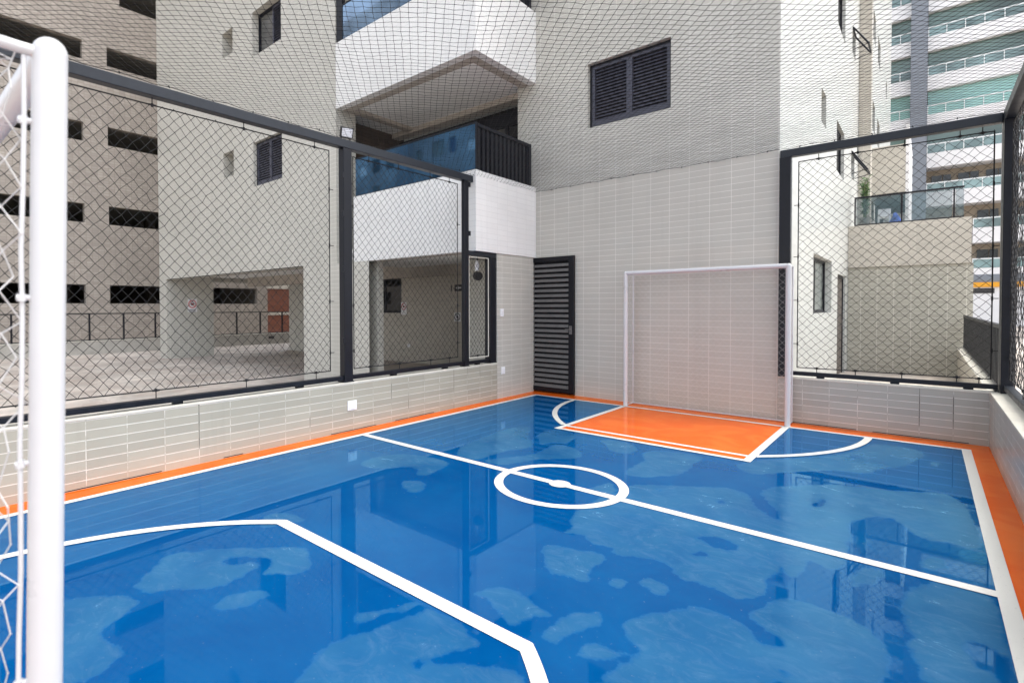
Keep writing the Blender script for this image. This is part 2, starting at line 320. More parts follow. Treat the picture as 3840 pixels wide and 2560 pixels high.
# dried (lighter) patches of the wet floor and puddles inside them, outlines in metres
DRY = [
 [(-3.11,0.94),(-3.19,1.04),(-3.34,1.17),(-3.34,1.24),(-3.28,1.32),(-3.21,1.4),(-3.13,1.5),(-3,1.63),(-2.92,1.73),(-2.82,1.81),(-2.73,1.78),(-2.66,1.73),(-2.59,1.71),(-2.57,1.63),(-2.6,1.54),(-2.67,1.52),(-2.7,1.43),(-2.75,1.5),(-2.83,1.61),(-2.95,1.52),(-3.04,1.44),(-3.04,1.37),(-2.95,1.38),(-2.92,1.45),(-2.85,1.53),(-2.79,1.5),(-2.78,1.39),(-2.75,1.3),(-2.78,1.19),(-2.86,1.13),(-2.9,1.07),(-2.96,1.02),(-2.96,0.97),(-3.05,0.95)],
 [(-3.24,0.58),(-3.2,0.66),(-3.16,0.73),(-3.08,0.85),(-2.94,0.92),(-2.88,0.87),(-2.83,0.81),(-2.8,0.73),(-2.76,0.7),(-2.69,0.69),(-2.56,0.73),(-2.51,0.71),(-2.47,0.64),(-2.43,0.57),(-2.55,0.45),(-2.89,0.49)],
 [(-2.6,1.14),(-2.62,1.18),(-2.63,1.25),(-2.61,1.32),(-2.55,1.38),(-2.5,1.38),(-2.48,1.32),(-2.5,1.22),(-2.53,1.15)],
 [(-1.86,1.21),(-1.93,1.31),(-1.91,1.42),(-1.86,1.55),(-1.81,1.73),(-1.79,1.81),(-1.79,1.86),(-1.71,1.85),(-1.57,1.85),(-1.48,1.81),(-1.43,1.8),(-1.45,1.75),(-1.49,1.68),(-1.51,1.61),(-1.55,1.52),(-1.5,1.59),(-1.4,1.67),(-1.33,1.68),(-1.25,1.76),(-1.14,1.74),(-1.12,1.67),(-1.76,1.09),(-1.82,1.12)],
 [(-2,1.53),(-2.02,1.58),(-1.97,1.64),(-1.93,1.7),(-1.89,1.82),(-1.85,1.85),(-1.86,1.76),(-1.91,1.69),(-1.93,1.62),(-1.93,1.56),(-1.96,1.52)],
 [(-1.71,2.09),(-1.7,2.17),(-1.64,2.25),(-1.56,2.26),(-1.48,2.26),(-1.41,2.22),(-1.32,2.21),(-1.3,2.18),(-1.38,2.13),(-1.39,2.06),(-1.38,2.02),(-1.43,2),(-1.47,2.02),(-1.56,2.07),(-1.66,2.12)],
 [(-3.47,1.9),(-3.43,2.01),(-3.3,2.05),(-3.17,2.04),(-3.2,1.97),(-3.27,1.92),(-3.24,1.82),(-3.29,1.76)],
 [(-1.73,2.8),(-1.71,2.85),(-1.61,2.87),(-1.54,2.9),(-1.46,2.96),(-1.36,2.93),(-1.37,2.85),(-1.38,2.75),(-1.33,2.59),(-1.39,2.58),(-1.46,2.58),(-1.51,2.55),(-1.59,2.6),(-1.66,2.69)],
 [(-1.81,3.27),(-1.87,3.46),(-1.85,3.75),(-1.83,4),(-1.73,4.07),(-1.55,4.09),(-1.25,4.32),(-1.04,4.41),(-0.91,4.4),(-0.83,4.28),(-0.71,4.22),(-0.66,4.46),(-0.51,3.8),(-0.48,3.47),(-0.54,3.34),(-0.57,3.45),(-0.61,3.52),(-0.58,3.4),(-0.62,3.35),(-0.62,3.27),(-0.59,3.11),(-0.61,3.05),(-0.7,2.93),(-0.73,2.97),(-0.8,2.98),(-0.9,2.99),(-0.96,2.96),(-1.03,3.03),(-1.09,3.1),(-1.17,3.11),(-1.26,3.05),(-1.37,2.99),(-1.39,3.07),(-1.44,3.06),(-1.54,3.04),(-1.61,3.13),(-1.67,3.11),(-1.75,3.05),(-1.73,3.16)],
 [(-1.81,4.06),(-1.81,4.28),(-1.68,4.36),(-1.39,4.57),(-1.19,4.72),(-1.08,4.69),(-0.99,4.63),(-0.94,4.48),(-0.91,4.34),(-0.84,4.25),(-0.81,4.12),(-0.95,3.89),(-1.34,3.82),(-1.61,3.85),(-1.72,3.85)],
 [(-0.96,4.81),(-0.88,5.05),(-0.69,5.25),(-0.55,5.4),(-0.32,5.46),(-0.05,5.6),(0.09,5.72),(0.21,5.62),(0.25,5.27),(0.27,4.8),(0.27,4.5),(0.13,4.54),(-0.04,4.5),(-0.09,4.71),(-0.18,4.84),(-0.31,4.68),(-0.37,4.5),(-0.35,4.18),(-0.32,3.82),(-0.36,3.61),(-0.46,3.69),(-0.56,3.66),(-0.68,3.95),(-0.75,4.41),(-0.88,4.59)],
 [(-1.29,5.46),(-1.22,5.33),(-1.1,5.23),(-0.95,5.44),(-0.76,5.67),(-0.56,5.89),(-0.37,5.89),(-0.29,6.17),(-0.12,6.47),(0.04,7.14),(-0.14,7.35),(-0.43,7.28),(-0.48,6.85),(-0.66,6.43),(-0.97,6.02),(-1.22,5.72)],
 [(0.02,6.7),(0.07,6.87),(0.13,6.77),(0.09,6.58)],
 [(-0.07,3.36),(-0.08,3.52),(-0.05,3.66),(0.08,3.9),(0.22,3.9),(0.27,3.81),(0.28,3.53),(0.28,3.15),(0.24,3.23),(0.19,3.29),(0.14,3.24),(0.15,3.07),(0.22,3.03),(0.24,2.95),(0.02,2.75),(-0.01,2.93),(-0.05,3.02),(-0.03,3.14),(-0.06,3.26)],
 [(-0.28,3.5),(-0.29,3.67),(-0.22,3.82),(-0.15,3.78),(-0.17,3.68),(-0.24,3.54),(-0.26,3.5)],
 [(-0.01,4.13),(0.05,4.24),(0.11,4.2),(0.11,4.12),(0.05,4),(-0.01,4.01)],
 [(-1.98,4.6),(-2,4.85),(-1.97,5.03),(-2.04,5.14),(-2.11,5.24),(-2.07,5.42),(-1.94,5.53),(-1.61,5.56),(-1.58,5.34),(-1.6,5.21),(-1.57,5.08),(-1.59,4.89),(-1.62,4.72),(-1.71,4.65),(-1.76,4.53),(-1.86,4.51),(-1.92,4.49)],
 [(-2.66,5.43),(-2.6,5.58),(-2.39,5.59),(-2.21,5.43),(-2.17,5.24),(-2.23,5.11),(-2.37,5.13),(-2.53,5.34)],
 [(-1.02,2.31),(-1.03,2.42),(-0.98,2.52),(-0.87,2.63),(-0.86,2.69),(-0.79,2.75),(-0.74,2.76),(-0.65,2.74),(-0.59,2.72),(-0.55,2.66),(-0.5,2.62),(-0.44,2.7),(-0.4,2.76),(-0.35,2.42),(-0.93,1.89),(-0.94,1.99),(-0.93,2.06),(-0.88,2.2),(-0.94,2.25),(-0.99,2.31)],
 [(-0.61,2.85),(-0.59,2.95),(-0.5,3.14),(-0.44,3.15),(-0.32,3.13),(-0.25,3.15),(-0.18,3.08),(-0.13,3.01),(-0.11,2.84),(-0.12,2.62),(-0.41,2.36),(-0.46,2.57),(-0.44,2.67),(-0.46,2.69),(-0.52,2.72),(-0.57,2.79)],
 [(-1.26,2.04),(-1.27,2.11),(-1.26,2.3),(-1.21,2.32),(-1.15,2.37),(-1.12,2.35),(-1.1,2.28),(-1.14,2.24),(-1.15,2.19),(-1.18,2.11),(-1.19,2.03),(-1.24,2.03)],
 [(-1.25,2.69),(-1.24,2.74),(-1.19,2.76),(-1.16,2.69),(-1.18,2.65),(-1.22,2.65)],
 [(-1.13,2.81),(-1.11,2.86),(-1.04,2.86),(-0.99,2.84),(-0.97,2.77),(-1,2.71),(-1.04,2.75),(-1.1,2.76)],
 [(-1.09,2.03),(-1.1,2.1),(-1.06,2.15),(-1.01,2.14),(-0.92,2.17),(-0.95,2.09),(-0.99,2.06),(-1.07,2.02)],
 [(-3.56,3.36),(-3.49,3.4),(-3.38,3.37),(-3.33,3.27),(-3.29,3.25),(-3.23,3.3),(-3.23,3.42),(-3.28,3.55),(-3.3,3.68),(-3.38,3.74),(-3.49,3.77),(-3.67,3.71),(-3.92,3.64),(-4.02,3.34),(-3.93,3.09),(-3.67,3.14)],
 [(-3.26,3.02),(-3.28,3.09),(-3.2,3.15),(-3.09,3.15),(-3.02,3.05),(-2.98,2.96),(-3.03,2.92),(-3.11,2.93)],
 [(-3.7,4.65),(-3.76,5.16),(-3.67,5.56),(-3.5,5.39),(-3.39,5.14),(-3.07,4.78),(-3.07,4.66),(-3.19,4.37),(-3.18,3.99),(-3.29,3.79),(-3.64,4.2)],
 [(-3.33,5.2),(-3.34,5.64),(-3.06,5.58),(-2.91,5.44),(-2.86,5.13),(-2.86,5.05),(-3,5.04),(-3.03,4.81),(-3.15,5.04)],
 [(-2.89,4.67),(-2.96,5),(-2.75,5.02),(-2.51,4.83),(-2.5,4.63),(-2.67,4.51),(-2.84,4.26),(-2.9,3.98),(-3.16,3.97),(-3.05,4.18),(-2.9,4.48)],
 [(-2.01,3.9),(-1.98,4.12),(-1.94,4.23),(-1.87,4.13),(-1.79,3.96),(-1.94,3.83)],
]
WET = [
 [(-1.09,3.56),(-1.05,3.62),(-0.96,3.68),(-0.88,3.65),(-0.84,3.6),(-0.83,3.52),(-0.93,3.49),(-1.01,3.53)],
 [(-1.02,3.31),(-1.01,3.37),(-0.96,3.4),(-0.94,3.38),(-0.96,3.32),(-1,3.29)],
 [(-1.61,4.31),(-1.6,4.35),(-1.54,4.28),(-1.56,4.25)],
 [(-1.16,4.34),(-1.14,4.39),(-1.1,4.37),(-1.11,4.3)],
 [(-0.56,2.73),(-0.53,2.73),(-0.49,2.75),(-0.46,2.72),(-0.46,2.67),(-0.5,2.64),(-0.54,2.67)],
 [(-0.43,2.47),(-0.42,2.5),(-0.39,2.48),(-0.4,2.44)],
 [(-0.62,4.72),(-0.58,4.91),(-0.54,4.97),(-0.54,4.75),(-0.59,4.7)],
 [(-0.55,6.52),(-0.47,6.59),(-0.43,6.51),(-0.52,6.43)],
 [(-1.51,1.55),(-1.5,1.62),(-1.46,1.67),(-1.4,1.67),(-1.44,1.62)],
 [(-1.57,1.51),(-1.54,1.55),(-1.51,1.52),(-1.54,1.5)],
]

# ------------------------------------------------------------------ the court
XL, XR, YN, YF = -5.08, 0.50, -0.20, 7.92      # inner faces of the low walls
GZ = -0.09                                     # ground outside the court

def floor_material():
    m, nd, lk, b = newmat('court_paint')
    p = pos_n(nd); sp = nd.new('ShaderNodeSeparateXYZ'); lk.new(p, sp.inputs[0]); X, Y = sp.outputs[0], sp.outputs[1]
    at = nd.new('ShaderNodeAttribute'); at.attribute_name = 'damp'; at.attribute_type = 'GEOMETRY'
    d = at.outputs['Fac']
    edge = noise_n(nd, lk, 14.0, 4, 0.6, p); big = noise_n(nd, lk, 3.0, 3, 0.5, p)
    d = math_n(nd, lk, 'ADD', d, math_n(nd, lk, 'MULTIPLY', math_n(nd, lk, 'SUBTRACT', edge, 0.5), 0.08))
    d = math_n(nd, lk, 'ADD', d, math_n(nd, lk, 'MULTIPLY', math_n(nd, lk, 'SUBTRACT', big, 0.5), 0.05))
    dry = math_n(nd, lk, 'MULTIPLY', ramp_n(nd, lk, d, -0.014, 0.006, 1.0, 0.0), ramp_n(nd, lk, big, 0.3, 0.6, 0.62, 1.0))
    rim = ramp_n(nd, lk, math_n(nd, lk, 'ABSOLUTE', d), 0.0, 0.012, 1.0, 0.0)
    # streaky scuffs and dust left on the dried paint
    mp = nd.new('ShaderNodeMapping'); mp.inputs['Rotation'].default_value = (0, 0, R(-20)); mp.inputs['Scale'].default_value = (2.6, 4.4, 1)
    lk.new(p, mp.inputs['Vector'])
    sc = ramp_n(nd, lk, noise_n(nd, lk, 1.7, 8, 0.76, mp.outputs[0], 1.6), 0.48, 0.78)
    cl = ramp_n(nd, lk, noise_n(nd, lk, 1.6, 5, 0.65, p, 0.4), 0.35, 0.7)
    wet_c = mix_c(nd, lk, cl, (0.0003, 0.053, 0.188), (0.0003, 0.071, 0.219))
    dry_c = mix_c(nd, lk, cl, (0.010, 0.082, 0.204), (0.022, 0.111, 0.240))
    dry_c = mix_c(nd, lk, math_n(nd, lk, 'MULTIPLY', sc, 0.5), dry_c, (0.085, 0.17, 0.29))
    blue = mix_c(nd, lk, dry, wet_c, dry_c)
    blue = mix_c(nd, lk, math_n(nd, lk, 'MULTIPLY', rim, 0.25), blue, (0.03, 0.14, 0.30))
    blotch = ramp_n(nd, lk, noise_n(nd, lk, 2.3, 3, 0.5, p, 1.2), 0.40, 0.60)
    orange = mix_c(nd, lk, blotch, (0.74, 0.102, 0.006), (0.78, 0.136, 0.013))
    def gt(a, v): return math_n(nd, lk, 'GREATER_THAN', a, v)
    def lt(a, v): return math_n(nd, lk, 'LESS_THAN', a, v)
    o = math_n(nd, lk, 'MAXIMUM', math_n(nd, lk, 'MAXIMUM', lt(X, -4.81), gt(X, 0.315)), math_n(nd, lk, 'MAXIMUM', gt(Y, 7.58), lt(Y, 0.18)))
    box = math_n(nd, lk, 'MULTIPLY', math_n(nd, lk, 'MULTIPLY', gt(X, -3.29), lt(X, -1.25)), gt(Y, 5.66))
    o = math_n(nd, lk, 'MAXIMUM', o, box)
    # grime gathered along the foot of the walls
    speck = ramp_n(nd, lk, noise_n(nd, lk, 45.0, 2, 0.5, p), 0.70, 0.76)
    base = mix_c(nd, lk, o, blue, orange)
    base = mix_c(nd, lk, math_n(nd, lk, 'MULTIPLY', speck, 0.22), base, (0.22, 0.24, 0.25))
    rd = ramp_n(nd, lk, sc, 0, 1, 0.20, 0.36)
    rw = ramp_n(nd, lk, cl, 0, 1, 0.012, 0.03)
    rmix = nd.new('ShaderNodeMix'); lk.new(dry, rmix.inputs[0]); lk.new(rw, rmix.inputs[2]); lk.new(rd, rmix.inputs[3])
    ro = nd.new('ShaderNodeMix'); lk.new(o, ro.inputs[0]); lk.new(rmix.outputs[0], ro.inputs[2]); lk.new(ramp_n(nd, lk, blotch, 0, 1, 0.06, 0.16), ro.inputs[3])
    bn = nd.new('ShaderNodeBump'); bn.inputs['Distance'].default_value = 0.002
    lk.new(ramp_n(nd, lk, dry, 0, 1, 0.003, 0.09), bn.inputs['Strength'])
    lk.new(noise_n(nd, lk, 42, 3, 0.6, p), bn.inputs['Height'])
    df = nd.new('ShaderNodeBsdfDiffuse'); gl = nd.new('ShaderNodeBsdfGlossy'); mx = nd.new('ShaderNodeMixShader'); fr = nd.new('ShaderNodeFresnel')
    fr.inputs['IOR'].default_value = 1.47
    lk.new(base, df.inputs['Color']); lk.new(mix_c(nd, lk, o, (0.48, 0.88, 1.0), (1.0, 0.74, 0.50)), gl.inputs['Color'])
    lk.new(ro.outputs[0], gl.inputs['Roughness']); lk.new(bn.outputs[0], gl.inputs['Normal']); lk.new(bn.outputs[0], df.inputs['Normal'])
    lk.new(fr.outputs[0], mx.inputs[0]); lk.new(df.outputs[0], mx.inputs[1]); lk.new(gl.outputs[0], mx.inputs[2])
    lk.new(mx.outputs[0], nd['Material Output'].inputs['Surface'])
floor_material()
def line_material():
    m, nd, lk, b = newmat('line_paint'); p = pos_n(nd)
    w = ramp_n(nd, lk, noise_n(nd, lk, 9, 6, 0.75, p, 0.6), 0.60, 0.78); s = ramp_n(nd, lk, noise_n(nd, lk, 70, 2, 0.5, p), 0.66, 0.72)
    c = mix_c(nd, lk, math_n(nd, lk, 'MULTIPLY', w, 0.55), (0.72, 0.71, 0.66), (0.42, 0.42, 0.42))
    c = mix_c(nd, lk, math_n(nd, lk, 'MULTIPLY', s, 0.35), c, (0.25, 0.27, 0.30))
    lk.new(c, b.inputs['Base Color']); lk.new(ramp_n(nd, lk, w, 0, 1, 0.18, 0.4), b.inputs['Roughness'])
line_material()

def chaikin(P, n=2):
    P = np.array(P, float)
    for _ in range(n):
        Q = np.roll(P, -1, 0); P = np.stack([0.75*P+0.25*Q, 0.25*P+0.75*Q], 1).reshape(-1, 2)
    return P
def sdf_poly(G, P):
    A = P; B = np.roll(P, -1, 0); best = np.full(len(G), 1e9); inside = np.zeros(len(G), bool)
    for a, b in zip(A, B):
        e = b - a; w = G - a; t = np.clip((w@e)/max(e@e, 1e-12), 0, 1)
        q = w - t[:, None]*e; best = np.minimum(best, (q*q).sum(1))
        c = (a[1] > G[:, 1]) != (b[1] > G[:, 1])
        xx = a[0] + (G[:, 1]-a[1])*(e[0])/(e[1] if abs(e[1]) > 1e-12 else 1e-12)
        inside ^= c & (G[:, 0] < xx)
    s = np.sqrt(best); s[inside] *= -1
    return s

def court_floor():
    st = 0.027
    xs = np.linspace(XL-0.15, XR+0.05, int((XR-XL+0.2)/st)); ys = np.linspace(YN-0.05, YF+0.12, int((YF-YN+0.17)/st))
    nx, ny = len(xs), len(ys)
    gx, gy = np.meshgrid(xs, ys, indexing='ij'); G = np.stack([gx.ravel(), gy.ravel()], 1)
    s = np.full(len(G), 0.4)
    for P in DRY: s = np.minimum(s, sdf_poly(G, chaikin(P)))
    for P in WET: s = np.maximum(s, -sdf_poly(G, chaikin(P)))
    me = bpy.data.meshes.new('court_floor')
    V = np.concatenate([G, np.zeros((len(G), 1))], 1)
    i, j = np.meshgrid(np.arange(nx-1), np.arange(ny-1), indexing='ij'); k = (i*ny + j).ravel()
    F = np.stack([k, k+ny, k+ny+1, k+1], 1)
    me.vertices.add(len(V)); me.vertices.foreach_set('co', V.ravel().astype(np.float32))
    me.loops.add(F.size); me.loops.foreach_set('vertex_index', F.ravel().astype(np.int32))
    me.polygons.add(len(F)); me.polygons.foreach_set('loop_start', (np.arange(len(F))*4).astype(np.int32))
    me.update(calc_edges=True); me.validate()
    a = me.attributes.new('damp', 'FLOAT', 'POINT'); a.data.foreach_set('value', np.clip(s, -0.4, 0.4).astype(np.float32))
    o = bpy.data.objects.new('court_floor', me); COL.objects.link(o); me.materials.append(M['court_paint'])
    tag(o, 'glossy wet blue court floor with orange border strips', 'court floor', kind='structure')
court_floor()

def court_lines():
    m = MB()
    def strip(x0, y0, x1, y1, z): m.quad((x0,y0,z), (x1,y0,z), (x1,y1,z), (x0,y1,z))
    strip(-4.855, 0.15, -4.79, 7.61, .0030); strip(.281, .15, .352, 7.61, .0030)
    strip(-4.79, 7.548, .281, 7.61, .0030); strip(-4.79, .15, .281, .21, .0030)
    strip(-4.79, 3.845, .281, 3.925, .0036)
    def arc(cx, cy, r0, r1, a0, a1, z, n=64):
        for k in range(n):
            a, b = R(a0+(a1-a0)*k/n), R(a0+(a1-a0)*(k+1)/n)
            m.quad((cx+r0*math.cos(a), cy+r0*math.sin(a), z), (cx+r1*math.cos(a), cy+r1*math.sin(a), z),
                   (cx+r1*math.cos(b), cy+r1*math.sin(b), z), (cx+r0*math.cos(b), cy+r0*math.sin(b), z))
    arc(-2.243, 3.885, .470, .545, 0, 360, .0042, 96)
    m.disc((-2.243, 3.885, .0048), .088, 'z', 32)
    # far goal box
    strip(-3.33, 5.63, -3.262, 7.548, .0042); strip(-1.286, 5.63, -1.215, 7.548, .0042)
    strip(-3.262, 5.63, -1.286, 5.692, .0042); strip(-3.262, 5.815, -1.286, 5.872, .0042)
    # quarter arcs: radius 2.3 about points beside the goals
    def sweep(cx, cy, sx, sy, a0):
        n = 40
        for k in range(n):
            a, b = R(a0*k/n), R(a0*(k+1)/n)
            q = [(cx+sx*r*math.cos(t), cy+sy*r*math.sin(t), .0048) for r, t in ((2.235,a),(2.305,a),(2.305,b),(2.235,b))]
            m.quad(*q)
    sweep(-2.733, 7.58, 1, -1, 48.5); sweep(-1.835, 7.58, -1, -1, 48.5)
    sweep(-2.733, .18, 1, 1, 50.3); sweep(-1.80, .18, -1, 1, 50.3)
    m.quad((-3.364, 1.872, .0042), (-1.169, 1.872, .0042), (-1.263, 1.955, .0042), (-3.270, 1.955, .0042))
    o = m.build('court_lines', 'line_paint')
    tag(o, 'white painted football lines on the blue court', 'court markings', kind='structure')
court_lines()

# ground outside, one sheet
def ground():
    m, nd, lk, b = newmat('ground_paving')
    p = pos_n(nd)
    mp = nd.new('ShaderNodeMapping'); mp.inputs['Scale'].default_value = (0.9, 0.9, 1); lk.new(p, mp.inputs['Vector'])
    a = ramp_n(nd, lk, noise_n(nd, lk, 0.9, 6, 0.7, mp.outputs[0], 0.6), 0.42, 0.62)
    c = ramp_n(nd, lk, noise_n(nd, lk, 2.6, 4, 0.6, p), 0.4, 0.65)
    v = nd.new('ShaderNodeTexVoronoi'); v.feature = 'DISTANCE_TO_EDGE'; v.inputs['Scale'].default_value = 2.2; lk.new(p, v.inputs['Vector'])
    j = ramp_n(nd, lk, v.outputs['Distance'], 0.0, 0.03, 1, 0)
    col = mix_c(nd, lk, a, (0.36, 0.30, 0.255), (0.60, 0.535, 0.47))
    col = mix_c(nd, lk, math_n(nd, lk, 'MULTIPLY', c, 0.55), col, (0.34, 0.33, 0.30))
    col = mix_c(nd, lk, math_n(nd, lk, 'MULTIPLY', j, 0.2), col, (0.16, 0.14, 0.12))
    lk.new(col, b.inputs['Base Color']); b.inputs['Roughness'].default_value = 0.7
    bn = nd.new('ShaderNodeBump'); bn.inputs['Strength'].default_value = 0.3; bn.inputs['Distance'].default_value = 0.01
    lk.new(noise_n(nd, lk, 30, 4, 0.6, p), bn.inputs['Height']); lk.new(bn.outputs[0], b.inputs['Normal'])
    g = MB(); g.quad((-400,-400,GZ), (400,-400,GZ), (400,400,GZ), (-400,400,GZ))
    o = g.build('ground', 'ground_paving'); tag(o, 'mottled stone paving around the court', 'ground', kind='structure')
ground()

# ------------------------------------------------------------------ low walls round the court
def low_wall(name_label, x0, y0, x1, y1, top, mat, extra=None, capmat='cap_stone', joints=()):
    t = thing('low_wall', name_label, 'wall', ((x0+x1)/2, (y0+y1)/2, GZ))
    w = MB(); w.box(x0, y0, GZ, x1, y1, top-.022); w.build('wall', mat, t)
    c = MB(); c.box(x0-.004, y0-.004, top-.022, x1+.004, y1+.004, top); c.build('coping', capmat, t, bevel=.004)
    for ax, p0, runs in joints:
        for a, b_ in runs:
            g = MB()
            if ax == 'x': g.box(p0-.001, a, .0055, p0+.0022, b_, .012)
            else: g.box(a, p0-.0022, .0055, b_, p0+.001, .012)
            g.build('base_joint', 'void_black', t)
    if extra: extra(t)
    return t
def corner_pier(t):
    p = MB(); p.box(-5.25, 6.832, GZ, XL, 7.90, 2.335); p.build('pier', 'beige_tile', t)
lw = low_wall('long low beige tiled wall with a white outlet box and a tall tiled pier at one end', -5.25, YN, XL, 6.828, .585, 'low_wall_tile', corner_pier, joints=(('x', XL, ((.95,1.78), (2.35,2.55), (3.62,4.3), (4.62,5.35))),))
fw = low_wall('short low tiled wall behind the goal post, between the building corner and the corner post', -1.405, YF, .715, 8.07, .578, 'end_wall_tile', joints=(('y', YF, ((-1.38,-.6), (-.45,.35))),))
rw = low_wall('low tiled wall with a wide pale coping, running away from the corner post', XR, YN, .72, 7.914, .578, 'end_wall_tile')
rp = low_wall('low pale parapet carrying the black railing, outside the fence by the annex', .505, 8.075, .70, 15.99, .545, 'annex_tile')

# ------------------------------------------------------------------ fences
TIE = .055
def rope_panel(parent, P, u0, u1, v0, v1, ties_u=(), ties_v=(), mat='black_cord', edge=.075, r=.0062, both=(1,1,1,1)):
    """border rope of a net panel with the short ties that hold it to the frame; P maps (u,v,w)"""
    m = MB()
    q = lambda u, v, w=0.0: tuple(float(c) for c in P(u, v, w))
    def run(a, b, n):
        pts = [q(a[0]+(b[0]-a[0])*k/n, a[1]+(b[1]-a[1])*k/n + rng.normal(0, .0015)) for k in range(n+1)]
        m.path(pts, r, 5)
    run((u0,v0),(u1,v0),14); run((u0,v1),(u1,v1),14); run((u0,v0),(u0,v1),12); run((u1,v0),(u1,v1),12)
    for u in ties_u:
        for v, s in ((v0,-1),(v1,1)):
            m.tube(q(u,v-.010*s), q(u,v+s*edge), .0045, 5)
            a = q(u-.03, v); b = q(u+.03, v); m.tube(a, b, .009, 6)
            m.tube(q(u, v-.016*s), q(u, v+.012*s), .012, 6)
    for v in ties_v:
        for u, s in ((u0,-1),(u1,1)):
            m.tube(q(u-.008*s,v), q(u+s*edge*.8,v), .0045, 5)
            m.tube(q(u,v-.022), q(u,v+.022), .009, 6)
    return m.build('border_rope', mat, parent)

def left_fence():
    t = thing('sports_fence', 'dark metal fence with a floodlight on top and three black net panels of unequal width', 'fence', (-5.13, 3.0, .585))
    def post(y0, y1, z1, x0=-5.18, x1=-5.08):
        m = MB(); m.box(x0, y0, .586, x1, y1, z1)
        m.box(x0-.02, y0-.02, .587, x1+.003, y1+.02, .60)
        m.build('post', 'dark_metal', t, bevel=.006)
    post(3.822, 3.945, 3.36); post(6.035, 6.135, 3.36, -5.15, -5.085); post(6.665, 6.815, 2.26, -5.20, -5.085); post(-.15, -.05, 3.36)
    b = MB(); b.box(-5.18, -.15, 3.362, -5.08, 6.235, 3.462); b.build('top_rail', 'beam_metal', t, bevel=.006)
    for x0, y0, y1, zz, feet in ((-5.17,-.05,3.82,.612,(.5,1.9,3.2)), (-5.17,3.947,6.033,.612,(4.6,5.6)), (-5.15,6.137,6.663,.606,(6.35,))):
        b = MB(); b.box(x0, y0, zz, -5.10, y1, zz+.05)
        for y in feet: b.box(-5.165, y, .586, -5.115, y+.09, zz+.002)
        b.build('bottom_rail', 'dark_metal', t, bevel=.004)
    b = MB(); b.box(-5.19, 6.10, 2.262, -5.10, 7.9, 2.332); b.build('header_rail', 'beam_metal', t, bevel=.004)
    # square hinge and lock blocks on the posts
    for y0, y1, z in [(3.80,3.8215,z) for z in (1.05, 1.9, 2.55, 3.0)] + [(6.1355,6.17,z) for z in (2.55, 3.28)]:
        b = MB(); b.box(-5.10, y0, z, -5.076, y1, z+.07); b.build('bracket', 'dark_metal', t, bevel=.003)
    f = lambda u, v, w: np.stack(np.broadcast_arrays(-5.135 + w, u, v), -1)
    for k, (y0, y1, z0, z1, tu, tv) in enumerate(((-.02, 3.655, .735, 3.295, (.35,.9,1.76,2.62,3.46), (.95,1.55,2.2,2.85)), (4.0, 5.93, .735, 3.295, (4.25,4.75,5.35,5.75), (.95,1.5,2.1,2.7)), (6.19, 6.61, .725, 2.215, (6.4,), (.95,1.75)))):
        n = diamond_net('net', f, y0, y1, z0, z1, .0985 if k < 2 else .085, .106 if k < 2 else .095, .0027, 'black_cord', t, bow=lambda U, V: .012*np.sin(U*2.3+V))
        rope_panel(n, f, y0, y1, z0, z1, tu, tv, edge=.07 if k < 2 else .04)
    m = MB(); x = -5.112
    for y in (6.165, 6.645): m.tube((x, y, .70), (x, y, 2.24), .008, 6)
    for z in (.70, 2.24): m.tube((x, 6.165, z), (x, 6.645, z), .008, 6)
    m.build('inner_frame', 'cap_stone', t)
    return t
left_fence()

def floodlight():
    t = thing('floodlight', 'small square floodlight on top of the fence above its main post', 'floodlight', (-5.13, 3.89, 3.462))
    c = Vector((-5.11, 3.895, 3.555)); ax = Vector((.80, -.25, -.30)).normalized()
    side = Vector((0, 0, 1)).cross(ax).normalized(); up = ax.cross(side)
    T = lambda a, b_, c_: tuple(c + side*a + ax*b_ + up*c_)
    m = MB(T); m.box(-.078, -.03, -.062, .078, .012, .062); m.build('housing', 'plastic_black', t, bevel=.006)
    m = MB(T); m.box(-.064, .0125, -.049, .064, .017, .049); m.build('lens', 'lamp_lens', t)
    m = MB(T)
    for k in range(6): m.box(-.06+k*.022, -.046, -.05, -.053+k*.022, -.0305, .05)
    m.build('cooling_fins', 'plastic_black', t)
    m = MB(); m.box(-5.16, 3.84, 3.463, -5.10, 3.95, 3.469); m.tube((-5.135,3.83,3.465),(-5.13,3.83,3.55),.007,6); m.tube((-5.135,3.96,3.465),(-5.13,3.96,3.55),.007,6)
    m.build('bracket', 'dark_metal', t)
floodlight()

